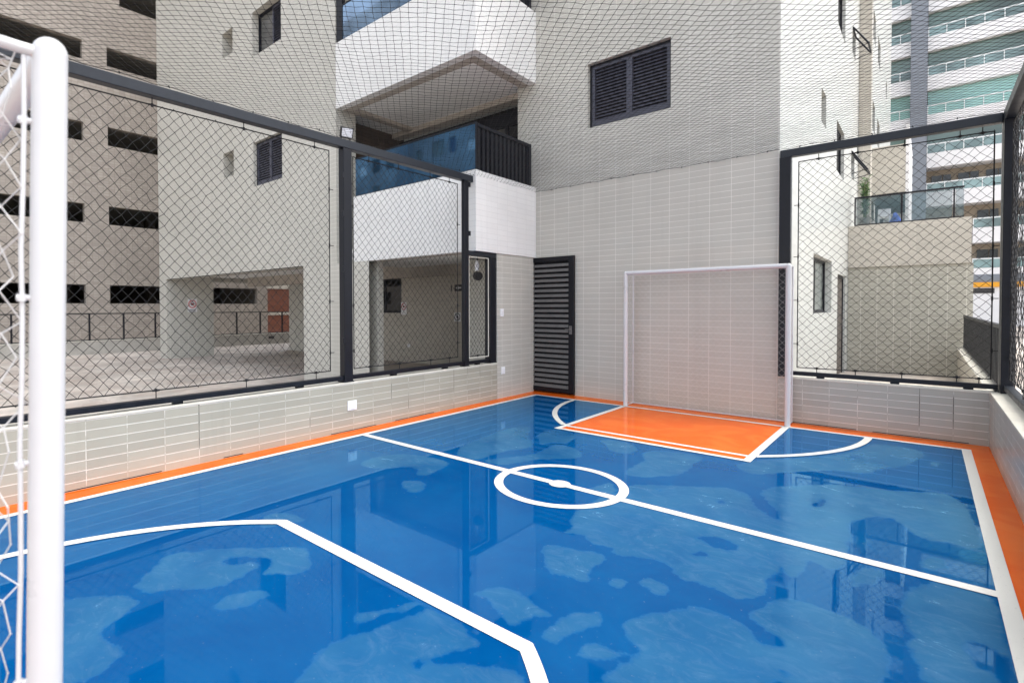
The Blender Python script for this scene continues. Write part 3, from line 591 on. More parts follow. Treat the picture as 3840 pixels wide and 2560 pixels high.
def far_fence():
    t = thing('sports_fence', 'dark fence with one black net panel between the building corner and the corner post', 'fence', (-.35, 7.99, .578))
    m = MB(); m.box(-1.398, 7.88, .579, -1.275, 7.98, 3.36); m.build('post', 'dark_metal', t, bevel=.006)
    m = MB(); m.box(.565, 7.925, .579, .68, 8.05, 3.46); m.box(.53, 7.905, .580, .71, 8.068, .592); m.build('post', 'dark_metal', t, bevel=.006)
    m = MB(); m.box(-1.398, 7.905, 3.362, .563, 8.005, 3.458); m.build('top_rail', 'beam_metal', t, bevel=.006)
    m = MB(); m.box(-1.27, 7.945, .600, .560, 8.005, .650)
    for x in (-1.0, -.3, .3): m.box(x, 7.95, .579, x+.08, 8.0, .601)
    m.build('bottom_rail', 'dark_metal', t, bevel=.004)
    for z in (.68, 1.6, 2.4, 3.1):
        m = MB(); m.box(.60, 7.905, z, .65, 7.9245, z+.07); m.build('bracket', 'dark_metal', t, bevel=.003)
    f = lambda u, v, w: np.stack(np.broadcast_arrays(u, 7.975 + w, v), -1)
    n = diamond_net('net', f, -1.205, .508, .70, 3.295, .098, .101, .0025, 'black_cord', t, bow=lambda U, V: .01*np.sin(U*3+V))
    rope_panel(n, f, -1.205, .508, .70, 3.295, (-1.0, -.62, -.2, .25, .42), (1.0, 1.55, 2.1, 2.75), edge=.06)
far_fence()

def right_fence():
    t = thing('sports_fence', 'dark fence seen almost edge-on, standing on the low wall with the wide pale coping', 'fence', (.62, 5.0, .578))
    m = MB(); m.box(.565, 7.80, .579, .66, 7.90, 3.36); m.build('post', 'dark_metal', t, bevel=.006)
    m = MB(); m.box(.565, 3.85, .579, .68, 3.97, 3.36); m.build('post', 'dark_metal', t, bevel=.006)
    m = MB(); m.box(.565, -.2, 3.362, .68, 7.922, 3.462); m.build('top_rail', 'beam_metal', t, bevel=.006)
    for a, b in ((-.2,3.848), (3.972,7.798)):
        m = MB(); m.box(.59, a, .612, .655, b, .664); m.build('bottom_rail', 'beam_metal', t, bevel=.004)
    f = lambda u, v, w: np.stack(np.broadcast_arrays(.625 + w, u, v), -1)
    for a, b in ((4.03, 7.74), (.0, 3.8)):
        n = diamond_net('net', f, a, b, .735, 3.295, .0985, .106, .0026, 'black_cord', t)
        rope_panel(n, f, a, b, .735, 3.295, tuple(a+.3+.8*k for k in range(4)), (.95,1.55,2.2,2.85), edge=.07)
right_fence()

def overhead_net():
    t = thing('overhead_net', 'black square-mesh net stretched flat over the whole court between the fence tops', 'net', (-2.3, 3.9, 3.475))
    bow = lambda U, V: -.05*np.sin(np.clip((U+5.1)/5.7, 0, 1)*math.pi)*np.sin(np.clip((V+.15)/8.05, 0, 1)*math.pi) + .010*np.sin(U*5.1+V*2)*np.sin(V*4.3)
    f = lambda u, v, w: np.stack(np.broadcast_arrays(u, v, 3.478 + w), -1)
    n = diamond_net('mesh', f, -5.09, .58, -.12, 7.93, .084, .084, .0017, 'black_cord', t, jit=.002, knot=2.4, bow=bow)
    m = MB()
    for a, b, k in (((-5.09,-.12),(-5.09,7.93),60), ((-5.09,7.93),(.58,7.93),48), ((.58,7.93),(.58,-.12),60)):
        pts = [(a[0]+(b[0]-a[0])*i/k, a[1]+(b[1]-a[1])*i/k, 3.476+.008*math.sin(i*1.7)+rng.normal(0,.003)) for i in range(k+1)]
        m.path(pts, .0032, 5)
        for i, p in enumerate(pts):
            if i % 3 == 0: m.tube((p[0],p[1],p[2]-.010), (p[0]+rng.normal(0,.006),p[1]+rng.normal(0,.006),p[2]+.010), .0055, 5)
    m.build('edge_rope', 'black_cord', t)
overhead_net()

# ------------------------------------------------------------------ goals
def goal(label, y, back, depth, small, r=.031, lean=0.0):
    """two posts, crossbar, thin rear frame and a white net; back = +1 when the net hangs towards +Y"""
    xa, xb = -3.288, -1.243
    T = lambda x_, y_, z_: (x_, y_ + lean*(z_-1.97), z_)      # an old frame may lean a little
    L = lambda z_: lean*(z_-1.97)
    t = thing('football_goal', label, 'goal', ((xa+xb)/2, y, 0), 'white goals at the ends of the court')
    for x in (xa, xb):
        m = MB(T); m.tube((x,y,.004), (x,y,1.967), r, 24); m.dome((x,y,1.967), r, 24, 6); m.build('post', 'goal_paint', t)
    m = MB(T); m.tube((xa+.02,y,1.968), (xb-.02,y,1.968), r*.97, 24); m.build('crossbar', 'goal_paint', t)
    yb = y + back*depth; m = MB(T)
    for x in (xa, xb):
        m.tube((x,y+back*.025,1.962), (x,yb,1.975), .011, 10); m.tube((x,yb,.012), (x,yb,1.975), .010, 10); m.tube((x,y+back*.028,.014), (x,yb,.014), .009, 10)
    m.tube((xa,yb,1.975), (xb,yb,1.975), .010, 10); m.tube((xa,yb,.014), (xb,yb,.014), .009, 10)
    m.build('rear_frame', 'goal_paint', t)
    du = .085 if small else .105; dv = .085 if small else .114; rr = .0013 if small else .0016
    f = lambda u, v, w: np.stack(np.broadcast_arrays(u, yb - back*.02 + w + L(v), v), -1)
    n = diamond_net('net', f, xa+.02, xb-.02, .03, 1.955, du, dv, rr, 'white_cord', t, jit=.004, knot=1.7)
    for x, s in ((xa, 1), (xb, -1)):
        g = lambda u, v, w, x=x: np.stack(np.broadcast_arrays(x + w, u + L(v), v), -1)
        a, b = sorted((y+back*.045, yb - back*.02))
        diamond_net('side_net', g, a, b, .03, 1.955, du*(.9 if small else .48), dv*(1 if small else .72), rr*(1 if small else .9), 'white_cord', t, jit=.005 if small else .009, knot=1.7)
    g = lambda u, v, w: np.stack(np.broadcast_arrays(u, v, 1.962 + w), -1)
    a, b = sorted((y+back*.045, yb - back*.02))
    diamond_net('top_net', g, xa+.02, xb-.02, a, b, du, du*.9, rr, 'white_cord', t, jit=.005)
    for x in (xa, xb):
        m = MB(T); yy = y + back*.040
        m.path([(x+rng.normal(0,.0012), yy+rng.normal(0,.0012), .03+1.92*k/16) for k in range(17)], .0042, 8)
        for z in (.12, .42, .78, 1.19, 1.5, 1.83):
            m.tube((x,y+back*.026,z), (x,yy+back*.008,z), .0055, 8); m.tube((x,yy,z-.007), (x,yy,z+.007), .0075, 8)
        m.build('lacing_rope', 'goal_paint', t)
    return t
goal('white tubular goal with a fine white net before the tiled wall and orange box', 7.60, 1, .275, True)
goal('white goal close to the camera, only its thick post and coarse netting showing', .246, -1, .40, False, r=.0285, lean=.0208)

# ------------------------------------------------------------------ small things on the court walls
def plate(name, label, cat, y, z, w, h, kind):
    t = thing(name, label, cat, (XL, y, z))
    m = MB(); m.box(XL+.001, y-w/2, z-h/2, XL+.012, y+w/2, z+h/2); m.build('cover', 'plastic_white', t, bevel=.003)
    m = MB()
    if kind == 'switch':
        m.box(XL+.0125, y-w*.24, z-h*.28, XL+.019, y+w*.24, z+h*.28); m.build('rocker', 'plastic_white', t, bevel=.002)
    else:
        m.box(XL+.0125, y-w*.36, z-h*.36, XL+.018, y+w*.36, z+h*.36); m.build('flap', 'plastic_white', t, bevel=.003)
plate('outlet_box', 'white weatherproof outlet box on the low wall beneath the main fence post', 'outlet', 3.92, .305, .135, .115, 'flap')
plate('outlet_box', 'white outlet plate low on the tiled pier beside the louvred gate', 'outlet', 6.985, .445, .10, .115, 'flap')
plate('light_switch', 'white light switch at shoulder height on the tiled pier beside the louvred gate', 'light switch', 6.955, 1.385, .085, .125, 'switch')

def gate():
    t = thing('louvred_gate', 'tall black louvred metal gate closed in the tiled corner of the court', 'gate', (-4.76, 7.93, .01))
    y0, y1 = 7.885, 7.93
    m = MB(); m.box(-5.235, y0-.02, .012, -5.085, y1, 2.325); m.box(-4.395, y0, .03, -4.30, y1, 2.325)
    m.box(-5.083, y0, .03, -4.397, y1, .10); m.box(-5.083, y0, 2.245, -4.397, y1, 2.325)
    m.build('frame', 'gate_metal', t, bevel=.004)
    m = MB(); n = 25; st = 2.14/n
    for k in range(n):
        z = .103 + st*k
        m.add([(-5.083,y0+.002,z),(-4.397,y0+.002,z),(-4.397,y0+.026,z+st*.56),(-5.083,y0+.026,z+st*.56),
               (-5.083,y0+.008,z),(-4.397,y0+.008,z),(-4.397,y0+.032,z+st*.56),(-5.083,y0+.032,z+st*.56)],
              [(0,1,2,3),(7,6,5,4),(0,4,5,1),(1,5,6,2),(2,6,7,3),(3,7,4,0)])
    m.build('louvres', 'gate_slat', t)
    m = MB(); m.box(-4.375, y0-.012, 1.02, -4.325, y0-.001, 1.16); m.tube((-4.345,y0-.012,1.10),(-4.345,y0-.05,1.10),.009,8); m.tube((-4.345,y0-.045,1.10),(-4.43,y0-.045,1.10),.008,8)
    m.build('lock', 'gate_slat', t)
    m = MB(); m.box(-5.083, y1+.005, .03, -4.397, y1+.012, 2.3); m.build('gate_gap_dark', 'void_black', t)  # dark space behind the louvres, painted as a black sheet
gate()

# ------------------------------------------------------------------ the apartment building
def shutter_leaf(parent, T, u0, u1, z0, z1, d0, slats, fw=.045, mat='shutter_metal'):
    m = MB(T)
    m.box(u0, d0, z0, u0+fw, d0+.04, z1); m.box(u1-fw, d0, z0, u1, d0+.04, z1)
    m.box(u0+fw, d0, z0, u1-fw, d0+.04, z0+.075); m.box(u0+fw, d0, z1-fw, u1-fw, d0+.04, z1)
    a, b = z0+.08, z1-fw-.004; st = (b-a)/slats
    for k in range(slats):
        z = a + st*k
        m.add([(u0+fw,d0+.006,z),(u1-fw,d0+.006,z),(u1-fw,d0+.022,z+st*.55),(u0+fw,d0+.022,z+st*.55),
               (u0+fw,d0+.012,z),(u1-fw,d0+.012,z),(u1-fw,d0+.028,z+st*.55),(u0+fw,d0+.028,z+st*.55)],
              [(0,1,2,3),(7,6,5,4),(0,4,5,1),(2,6,7,3)])
    bk = MB(T); bk.box(u0+fw+.001, d0+.040, z0+.07, u1-fw-.001, d0+.044, z1-fw-.001); bk.build('slat_gap_dark', 'void_black', parent)  # darkness between the slats, put in as a black sheet
    return m.build('shutter_leaf', mat, parent)

def window(parent, T, u0, u1, z0, z1, D, leaves, label=None, slats=16, glassmat='grey_glass'):
    """frame with sub-parts; leaves is a list of 's' (louvred leaf) or 'g' (glass sash), left to right along u"""
    m = MB(T); d = D - .07; f = .035
    m.box(u0+.001, d, z0+.001, u0+f, d+.065, z1-.001); m.box(u1-f, d, z0+.001, u1-.001, d+.065, z1-.001)
    m.box(u0+f, d, z0+.001, u1-f, d+.065, z0+f); m.box(u0+f, d, z1-f, u1-f, d+.065, z1-.001)
    w = m.build('window', 'dark_metal', parent)
    if label: w['label'] = label
    a, b = u0+f+.002, u1-f-.002; st = (b-a)/len(leaves)
    for k, kind in enumerate(leaves):
        p, q = a+st*k+.001, a+st*(k+1)-.001
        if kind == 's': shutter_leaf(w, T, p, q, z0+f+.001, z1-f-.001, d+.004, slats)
        else:
            g = MB(T); g.box(p, d+.034, z0+f, q, d+.040, z1-f); g.build('pane', glassmat, w)
            s = MB(T); s.box(p, d+.02, z0+f, p+.03, d+.032, z1-f); s.box(q-.03, d+.02, z0+f, q, d+.032, z1-f)
            s.box(p+.03, d+.02, z0+f, q-.03, d+.032, z0+f+.03); s.box(p+.03, d+.02, z1-f-.03, q-.03, d+.032, z1-f)
            s.build('sash', 'dark_metal', w)
    return w

TOP = 27.0
def apartment_building():
    A = thing('apartment_building', 'tall beige tiled apartment building with corner balconies behind the court', 'building', (-5.0, 8.0, GZ))
    S1, S2, E3 = face_south(7.95), face_south(6.27), face_east(-1.41)
    h1 = [(-4.085,-2.775,4.365+3.05*k,5.39+3.05*k,.16) for k in range(7)]
    gate_hole = (-5.23,-4.305,-.05,2.33,.12)
    m = MB(S1); wall_sheet(m, -5.445, -1.41, GZ, TOP, h1+[gate_hole], .16)
    h2 = [(-11.83,-10.555,4.345+3.05*k,5.38+3.05*k,.24) for k in range(7)] + [(-13.39,-12.82,4.80+3.04*k,5.42+3.04*k,.30) for k in range(7)]
    h2 += [(-17.3,-9.75,GZ-.02,2.36,.22)]
    m.build('wall', 'beige_tile', A)
    m = MB(S2); wall_sheet(m, -17.87, -8.57, 2.34, TOP, h2, .16)
    wall_sheet(m, -17.87, -7.59, GZ, 2.34, [(-17.3,-9.75,GZ-.02,2.36,.22)], .22)
    h3 = [(13.68,15.02,4.31+3.05*k,5.35+3.05*k,.14) for k in range(7)] + [(11.51,12.11,4.76+3.05*k,5.36+3.05*k,.2) for k in range(7)]
    h3 += [(16.55,17.3,4.70+3.05*k,5.35+3.05*k,.14) for k in range(7)] + [(23.1,24.2,7.50+3.05*k,8.45+3.05*k,.14) for k in range(-1,6)] + [(25.4,26.7,7.45+3.05*k,8.42+3.05*k,.14) for k in range(-1,6)]
    h3 += [(10.78,13.1,1.34,2.37,.2), (14.05,15.55,GZ-.02,2.16,.14), (30.4,31.2,4.6+3.05*2,5.3+3.05*2,.14)]
    m.build('wall', 'beige_tile', A)
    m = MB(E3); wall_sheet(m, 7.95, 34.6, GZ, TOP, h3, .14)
    m.build('east_wall', 'sunlit_tile', A); m = MB()
    # returns: left balcony flank, far left flank, jamb beside the balcony doors, rear of the mass
    m.T = None
    m.quad((-8.57,6.27,2.34),(-8.57,6.755,2.34),(-8.57,6.755,TOP),(-8.57,6.27,TOP))
    m.quad((-17.87,6.27,2.34),(-17.87,34.6,2.34),(-17.87,34.6,TOP),(-17.87,6.27,TOP))
    m.quad((-17.87,6.27,GZ),(-17.87,6.9,GZ),(-17.87,6.9,2.34),(-17.87,6.27,2.34))
    m.quad((-5.445,7.95,2.34),(-5.445,8.42,2.34),(-5.445,8.42,TOP),(-5.445,7.95,TOP))
    m.quad((-1.41,34.6,GZ),(-17.87,34.6,GZ),(-17.87,34.6,TOP),(-1.41,34.6,TOP))
    m.quad((-17.87,6.27,TOP),(-1.41,6.27,TOP),(-1.41,34.6,TOP),(-17.87,34.6,TOP))
    m.build('return_wall', 'beige_tile', A)
    # windows
    for k in range(3):
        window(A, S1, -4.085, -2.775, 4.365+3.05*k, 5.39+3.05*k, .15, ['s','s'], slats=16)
    for k in range(3):
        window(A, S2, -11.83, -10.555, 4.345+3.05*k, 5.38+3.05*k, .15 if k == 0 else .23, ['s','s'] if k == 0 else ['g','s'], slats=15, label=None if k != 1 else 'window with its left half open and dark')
        o = MB(S2); o.box(-13.40, .301, 4.79+3.04*k, -12.81, .31, 5.43+3.04*k); o.build('ventilation_opening', 'interior_dark', A)
    for k in range(3):
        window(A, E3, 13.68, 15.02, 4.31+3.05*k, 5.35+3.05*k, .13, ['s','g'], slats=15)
        o = MB(E3); o.box(11.5, .201, 4.75+3.05*k, 12.12, .21, 5.37+3.05*k); o.build('ventilation_opening', 'interior_dark', A)
    for k in range(3):      # small top-hung windows standing open
        z1 = 5.35+3.05*k; z0 = 4.70+3.05*k
        w = window(A, E3, 16.55, 17.3, z0, z1, .13, ['g'], glassmat='dark_glass')
        s = MB()
        a, b = 16.58, 17.27; x0, x1 = -1.40, -1.10; zt, zb = z1-.05, z0+.12
        for y in (a, b): s.tube((x0,y,zt), (x1,y,zb), .020, 6); s.tube((x1,y,zb), (x0,y,z0+.05), .010, 5)
        s.tube((x0,a,zt), (x0,b,zt), .018, 6); s.tube((x1,a,zb), (x1,b,zb), .024, 6)
        s.build('open_sash', 'dark_metal', w)
    for k in range(-1, 3):
        for a, b, z in ((23.1,24.2,7.50), (25.4,26.7,7.45)):
            window(A, E3, a, b, z+3.05*k, z+.96+3.05*k, .13, ['g'], glassmat='dark_glass')
    w = window(A, E3, 10.78, 13.1, 1.34, 2.37, .18, ['g','g'], glassmat='window_pale_glass', label='wide ground floor window with pale glass')
    d = MB(E3); d.box(14.06, .06, GZ+.02, 15.54, .10, 2.15); d = d.build('door', 'interior_dark', A)
    e = MB(E3); e.box(14.05, .04, GZ, 14.11, .12, 2.16); e.box(15.49, .04, GZ, 15.55, .12, 2.16); e.box(14.11, .04, 2.10, 15.49, .12, 2.16); e.build('door_frame', 'dark_metal', d)
    e = MB(E3); e.tube((15.3,.03,1.0),(15.3,.03,1.15),.012,6); e.build('handle', 'gate_slat', d)
    p = MB(); p.box(-1.405, 18.3, GZ, -1.147, 18.75, TOP); p.build('pilaster', 'annex_tile', A)
    # ---- balconies
    for k, z in ((0, 2.335), (1, 5.36), (2, 8.41)):
        xl = -8.565
        m = MB()
        if k == 0: m.box(-8.05, 6.272, z, -5.062, 6.42, 3.565)
        else: m.box(xl, 6.272, z, -5.062, 6.42, z+1.265)
        m.box(-5.20, 6.421, z, -5.062, 7.945, z+1.225)
        bal = m.build('balcony', 'white_tile', A)
        zt = z + 1.23
        # slab with its recessed soffit
        s = MB(); zs = z+.075
        s.box(-9.1, 6.422, zs, -5.205, 8.6, zs+.14); s.build('slab', 'soffit_paint', bal)
        if k:
            e = MB(); e.box(-8.56, 6.425, z+.004, -5.207, 6.60, zs-.001); e.box(-8.56, 6.601, z+.004, -8.40, 8.2, zs-.001); e.box(-5.37, 6.601, z+.004, -5.207, 7.94, zs-.001)
            e.box(-9.08, 8.201, z-.03, -5.447, 8.43, zs-.001)
            e.build('edge_beam', 'beam_plaster', bal)
        # front glass
        g = MB(); x0 = -8.0 if k == 0 else -8.38
        gh = .70
        mid = -5.98 if k == 0 else -6.8
        g.box(x0, 6.30, zt+.02, mid-.006, 6.312, zt+gh); g.box(mid+.006, 6.30, zt+.02, -5.085, 6.312, zt+gh)
        g.build('glass_guard', 'balcony_glass' if k == 0 else 'sky_glass', bal)
        g = MB(); g.box(x0, 6.29, zt+gh, -5.068, 6.325, zt+gh+.025); g.box(-5.085, 6.29, zt+.01, -5.068, 6.325, zt+gh)
        if k: g.box(-8.56, 6.288, zt+.012, -8.37, 6.36, zt+2.0)
        g.build('guard_frame', 'dark_metal', bal)
        r = MB()
        r.box(-5.15, 6.34, zt+.665, -5.075, 7.82, zt+.715)
        n = 13
        for i in range(n):
            y = 6.36 + (7.70-6.36)*i/(n-1)
            r.box(-5.135, y, zt-.02, -5.09, y+.060, zt+.664)
        r.box(-5.15, 7.74, zt-.02, -5.075, 7.82, zt+.664)
        r.build('railing', 'dark_metal', bal)
        # rear wall, doors and the dark flank inside
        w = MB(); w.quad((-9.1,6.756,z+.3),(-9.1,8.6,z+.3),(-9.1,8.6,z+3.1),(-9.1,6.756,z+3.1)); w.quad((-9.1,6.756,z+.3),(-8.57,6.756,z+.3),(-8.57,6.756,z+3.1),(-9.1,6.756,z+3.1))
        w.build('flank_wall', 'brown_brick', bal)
        w = MB(); w.box(-9.09, 8.435, z+.28, -5.447, 8.44, z+2.95); d = w.build('sliding_door', 'dark_glass', bal)
    for k, z in ((0, 2.335), (1, 5.36)):
        f = MB()
        for x in (-9.0, -7.6, -6.55, -6.05, -5.52): f.box(x, 8.40, z+.28, x+.06, 8.43, z+2.62)
        f.box(-9.0, 8.395, z+2.62, -5.45, 8.43, z+2.88)
        f.build('door_frame', 'dark_metal', A)
        f = MB(); f.box(-6.48, 8.415, z+.3, -6.06, 8.425, z+2.6); f.build('door_pane', 'grey_glass', A)
    # ---- open ground floor under the building
    c = MB(); c.box(-17.8, 6.50, 2.50, -5.25, 12.0, 2.62); c.build('ceiling', 'soffit_paint', A)
    b = MB(); b.box(-17.28, 6.50, 2.34, -7.6, 6.60, 2.50); b.box(-8.05, 6.43, 2.338, -5.21, 6.60, 2.46); b.box(-17.28, 8.9, 2.2, -5.3, 9.15, 2.499); b.build('beam', 'beam_plaster', A)
    p = MB(); p.box(-17.86, 6.495, GZ, -17.3, 7.72, 2.495); p.build('pillar', 'beige_tile', A)
    p = MB(); p.box(-17.4, 10.57, GZ, -15.9, 11.3, 2.495); p.build('pillar', 'beige_tile', A)
    p = MB(); p.box(-9.75, 6.495, GZ, -7.59, 6.62, 2.495); p.build('pillar', 'beige_tile', A)
    S4 = face_south(10.42)
    w = MB(S4); wall_sheet(w, -13.1, -5.25, GZ, 2.499, [(-12.7,-11.16,1.31,2.34,.12)], .12); w.T = None
    w.quad((-13.1,10.42,GZ),(-13.1,12.0,GZ),(-13.1,12.0,2.499),(-13.1,10.42,2.499))
    w.quad((-5.26,7.99,GZ),(-5.26,10.42,GZ),(-5.26,10.42,2.499),(-5.26,7.99,2.499))
    w.build('rear_wall', 'annex_tile', A)
    w = MB(); w.box(-6.62, 7.99, GZ, -5.265, 8.12, 2.49); w.build('lobby_wall', 'beige_tile', A)
    window(A, S4, -12.7, -11.16, 1.31, 2.34, .11, ['g','g'], glassmat='dark_glass')
    return A
apartment_building()

# fittings under the building
def disc_sign(name, label, at, r, ax, ring='sign_red', plate_h=0.0):
    t = thing(name, label, 'sign', at)
    x, y, z = at; k = -1 if ax == 'y' else 1
    m = MB()
    if ax == 'x': m.box(x, y-r*1.12, z-r*1.2-plate_h, x+.006, y+r*1.12, z+r*1.2)
    else: m.box(x-r*1.12, y-.006, z-r*1.2-plate_h, x+r*1.12, y, z+r*1.2)
    m.build('panel', 'plastic_white', t)
    e = .008*k
    c = (x+e, y, z) if ax == 'x' else (x, y+e, z)
    m = MB(); m.disc(c, r, ax, 24, r*.78)
    s = r*.70
    if ax == 'x': m.quad((c[0],y-s,z+s*.86),(c[0],y-s*.86,z+s),(c[0],y+s,z-s*.86),(c[0],y+s*.86,z-s))
    else: m.quad((x-s,c[1],z+s*.86),(x-s*.86,c[1],z+s),(x+s,c[1],z-s*.86),(x+s*.86,c[1],z-s))
    m.build('red_ring', ring, t)
    m = MB(); e = .0065*k; b = r*.34
    if ax == 'x':
        m.quad((x+e,y-b,z-b),(x+e,y+b,z-b),(x+e,y+b,z+b*.7),(x+e,y-b,z+b*.7))
        if plate_h:
            for q in range(2): m.quad((x+e,y-r*.8,z-r*1.35-q*.05),(x+e,y+r*.8,z-r*1.35-q*.05),(x+e,y+r*.8,z-r*1.35-.022-q*.05),(x+e,y-r*.8,z-r*1.35-.022-q*.05))
    else:
        m.quad((x-b,y+e,z-b),(x+b,y+e,z-b),(x+b,y+e,z+b*.7),(x-b,y+e,z+b*.7))
    m.build('pictogram', 'sign_black', t)
disc_sign('prohibition_sign', 'white sign with a red prohibition ring on the shaded pillar of the car park opening', (-17.297, 7.04, 1.60), .13, 'x', plate_h=.10)
disc_sign('prohibition_sign', 'small white and red sign beside the dark window under the balcony', (-11.05, 10.41, 1.50), .10, 'y', plate_h=.12)
disc_sign('prohibition_sign', 'small white round-marked sign on the brown wall beside the narrow fence panel', (-9.02, 10.41, 1.22), .10, 'y', ring='sign_black')

def arrow_sign():
    t = thing('level_sign', 'small black sign with a number one and an arrow on the wall under the balcony', 'sign', (-9.1, 10.41, 1.97))
    y = 10.405
    m = MB(); m.box(-9.12, y, 1.89, -8.86, 10.418, 2.06); m.build('panel', 'sign_black', t)
    m = MB(); yy = y-.002
    m.add([(-9.08,yy,1.975),(-8.98,yy,2.03),(-8.98,yy,1.92)], [(0,1,2)]); m.quad((-8.98,yy,1.955),(-8.89,yy,1.955),(-8.89,yy,1.995),(-8.98,yy,1.995))
    m.build('arrow', 'plastic_white', t)
    m = MB(); m.box(-9.245, y+.006, 1.90, -9.215, 10.416, 2.05); m.add([(-9.27,y+.006,2.015),(-9.245,y+.006,2.05),(-9.245,y+.006,2.015)],[(0,1,2)]); m.build('numeral', 'sign_black', t)
arrow_sign()

def round_fittings():
    t = thing('wall_socket', 'round white fitting low on the wall under the balcony', 'fitting', (-10.85, 10.41, .39))
    m = MB(); m.tube((-10.85,10.418,.39), (-10.85,10.39,.39), .055, 16); m.build('cover', 'plastic_white', t)
    t = thing('dark_fitting', 'dark round fitting with a white top seen through the narrow net panel beside the gate', 'lamp', (-5.30, 6.60, 2.0))
    m = MB(); m.tube((-5.36,6.66,1.98), (-5.29,6.63,1.97), .07, 18); m.tube((-5.29,6.63,1.97), (-5.275,6.624,1.968), .05, 18); m.build('dark_drum', 'plastic_black', t)  # round dark fitting of unknown use, modelled as a drum
    m = MB(); m.tube((-5.35,6.655,2.06), (-5.35,6.655,2.20), .035, 12); m.tube((-5.35,6.655,2.2),(-5.35,6.655,2.338),.012,8); m.build('white_top', 'plastic_white', t)
    t = thing('fluorescent_lamp', 'slim white fluorescent batten on the ceiling under the balcony', 'lamp', (-11.6, 9.0, 2.45))
    m = MB(); m.box(-12.3, 9.3, 2.42, -11.1, 9.42, 2.499); m.build('batten', 'plastic_white', t)
round_fittings()

# ------------------------------------------------------------------ parking garage on the left
def parking_garage():
    G = thing('parking_garage', 'brown mosaic clad parking garage with rows of long dark slot openings', 'building', (-24.3, 4.0, GZ))
    E = face_east(-24.0); holes = []
    for k in range(0, 8):
        z0, z1 = 1.66+3.125*k, 2.39+3.125*k
        for a, b in ((-.55,2.18), (3.02,5.76), (6.58,9.31), (10.15,12.86)):
            if k == 4 and a > 6 and a < 7: holes.append((7.05,9.31,13.56,15.0,.25))
            else: holes.append((a, b, z0, z1, .25))
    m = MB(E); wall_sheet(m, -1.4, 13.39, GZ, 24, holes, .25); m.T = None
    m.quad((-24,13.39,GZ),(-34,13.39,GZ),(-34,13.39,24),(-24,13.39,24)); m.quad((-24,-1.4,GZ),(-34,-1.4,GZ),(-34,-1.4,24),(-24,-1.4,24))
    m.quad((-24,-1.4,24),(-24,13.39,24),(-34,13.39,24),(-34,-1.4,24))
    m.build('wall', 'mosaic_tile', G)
    f = MB()
    for k in range(0, 8): f.box(-33.9, -1.3, 2.72+3.125*k, -24.26, 13.3, 2.95+3.125*k)
    f.build('floor_slab', 'concrete', G)
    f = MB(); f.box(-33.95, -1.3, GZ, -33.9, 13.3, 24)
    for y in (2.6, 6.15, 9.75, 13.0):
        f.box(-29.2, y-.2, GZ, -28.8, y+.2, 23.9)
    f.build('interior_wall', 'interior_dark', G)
parking_garage()

def deck_edge():
    t = thing('deck_wall', 'long low tan wall at the edge of the paved deck, under the thin black railing', 'wall', (-21.1, 4.0, GZ))
    m = MB(); m.box(-21.25, -20, GZ, -21.0, 15.0, .345); m.build('wall', 'concrete', t)
    m = MB(); m.box(-21.27, -20, .345, -20.98, 15.0, .365); m.build('coping', 'cap_stone', t)
    t = thing('deck_railing', 'thin black railing of posts and rails on the low tan wall before the garage', 'railing', (-21.1, 4.0, .365))
    m = MB(); m.box(-21.12, -20, 1.27, -21.08, 15, 1.305); m.build('top_rail', 'dark_metal', t)
    m = MB(); m.box(-21.12, -20, .375, -21.08, 15, .405); m.build('bottom_rail', 'dark_metal', t)
    y = -5.3
    while y < 15:
        m = MB(); m.box(-21.125, y-.025, .366, -21.075, y+.025, 1.269); m.build('post', 'dark_metal', t); y += 1.045
    t = thing('vent_grille', 'small dark vent grille on the low tan wall seen through the car park opening', 'vent', (-20.99, 12.0, .2))
    m = MB(); m.box(-20.999, 11.75, .13, -20.985, 12.0, .24); m.build('plate', 'plastic_black', t)
    m = MB()
    for k in range(3): m.box(-20.984, 11.78, .145+.03*k, -20.978, 11.97, .158+.03*k)
    m.build('slats', 'gate_slat', t)
deck_edge()

def brick_house():
    t = thing('brick_building', 'red brick building glimpsed beyond the garage through the car park opening', 'building', (-28.5, 17.5, GZ))
    m = MB(); m.box(-32, 15.2, GZ, -27.6, 17.6, 7); m.build('wall', 'red_brick', t)
    for z0, z1 in ((1.05,1.25), (2.55,2.95)):
        m = MB(); m.box(-31.9, 15.17, z0, -27.57, 17.63, z1); m.build('concrete_band', 'concrete', t)
brick_house()

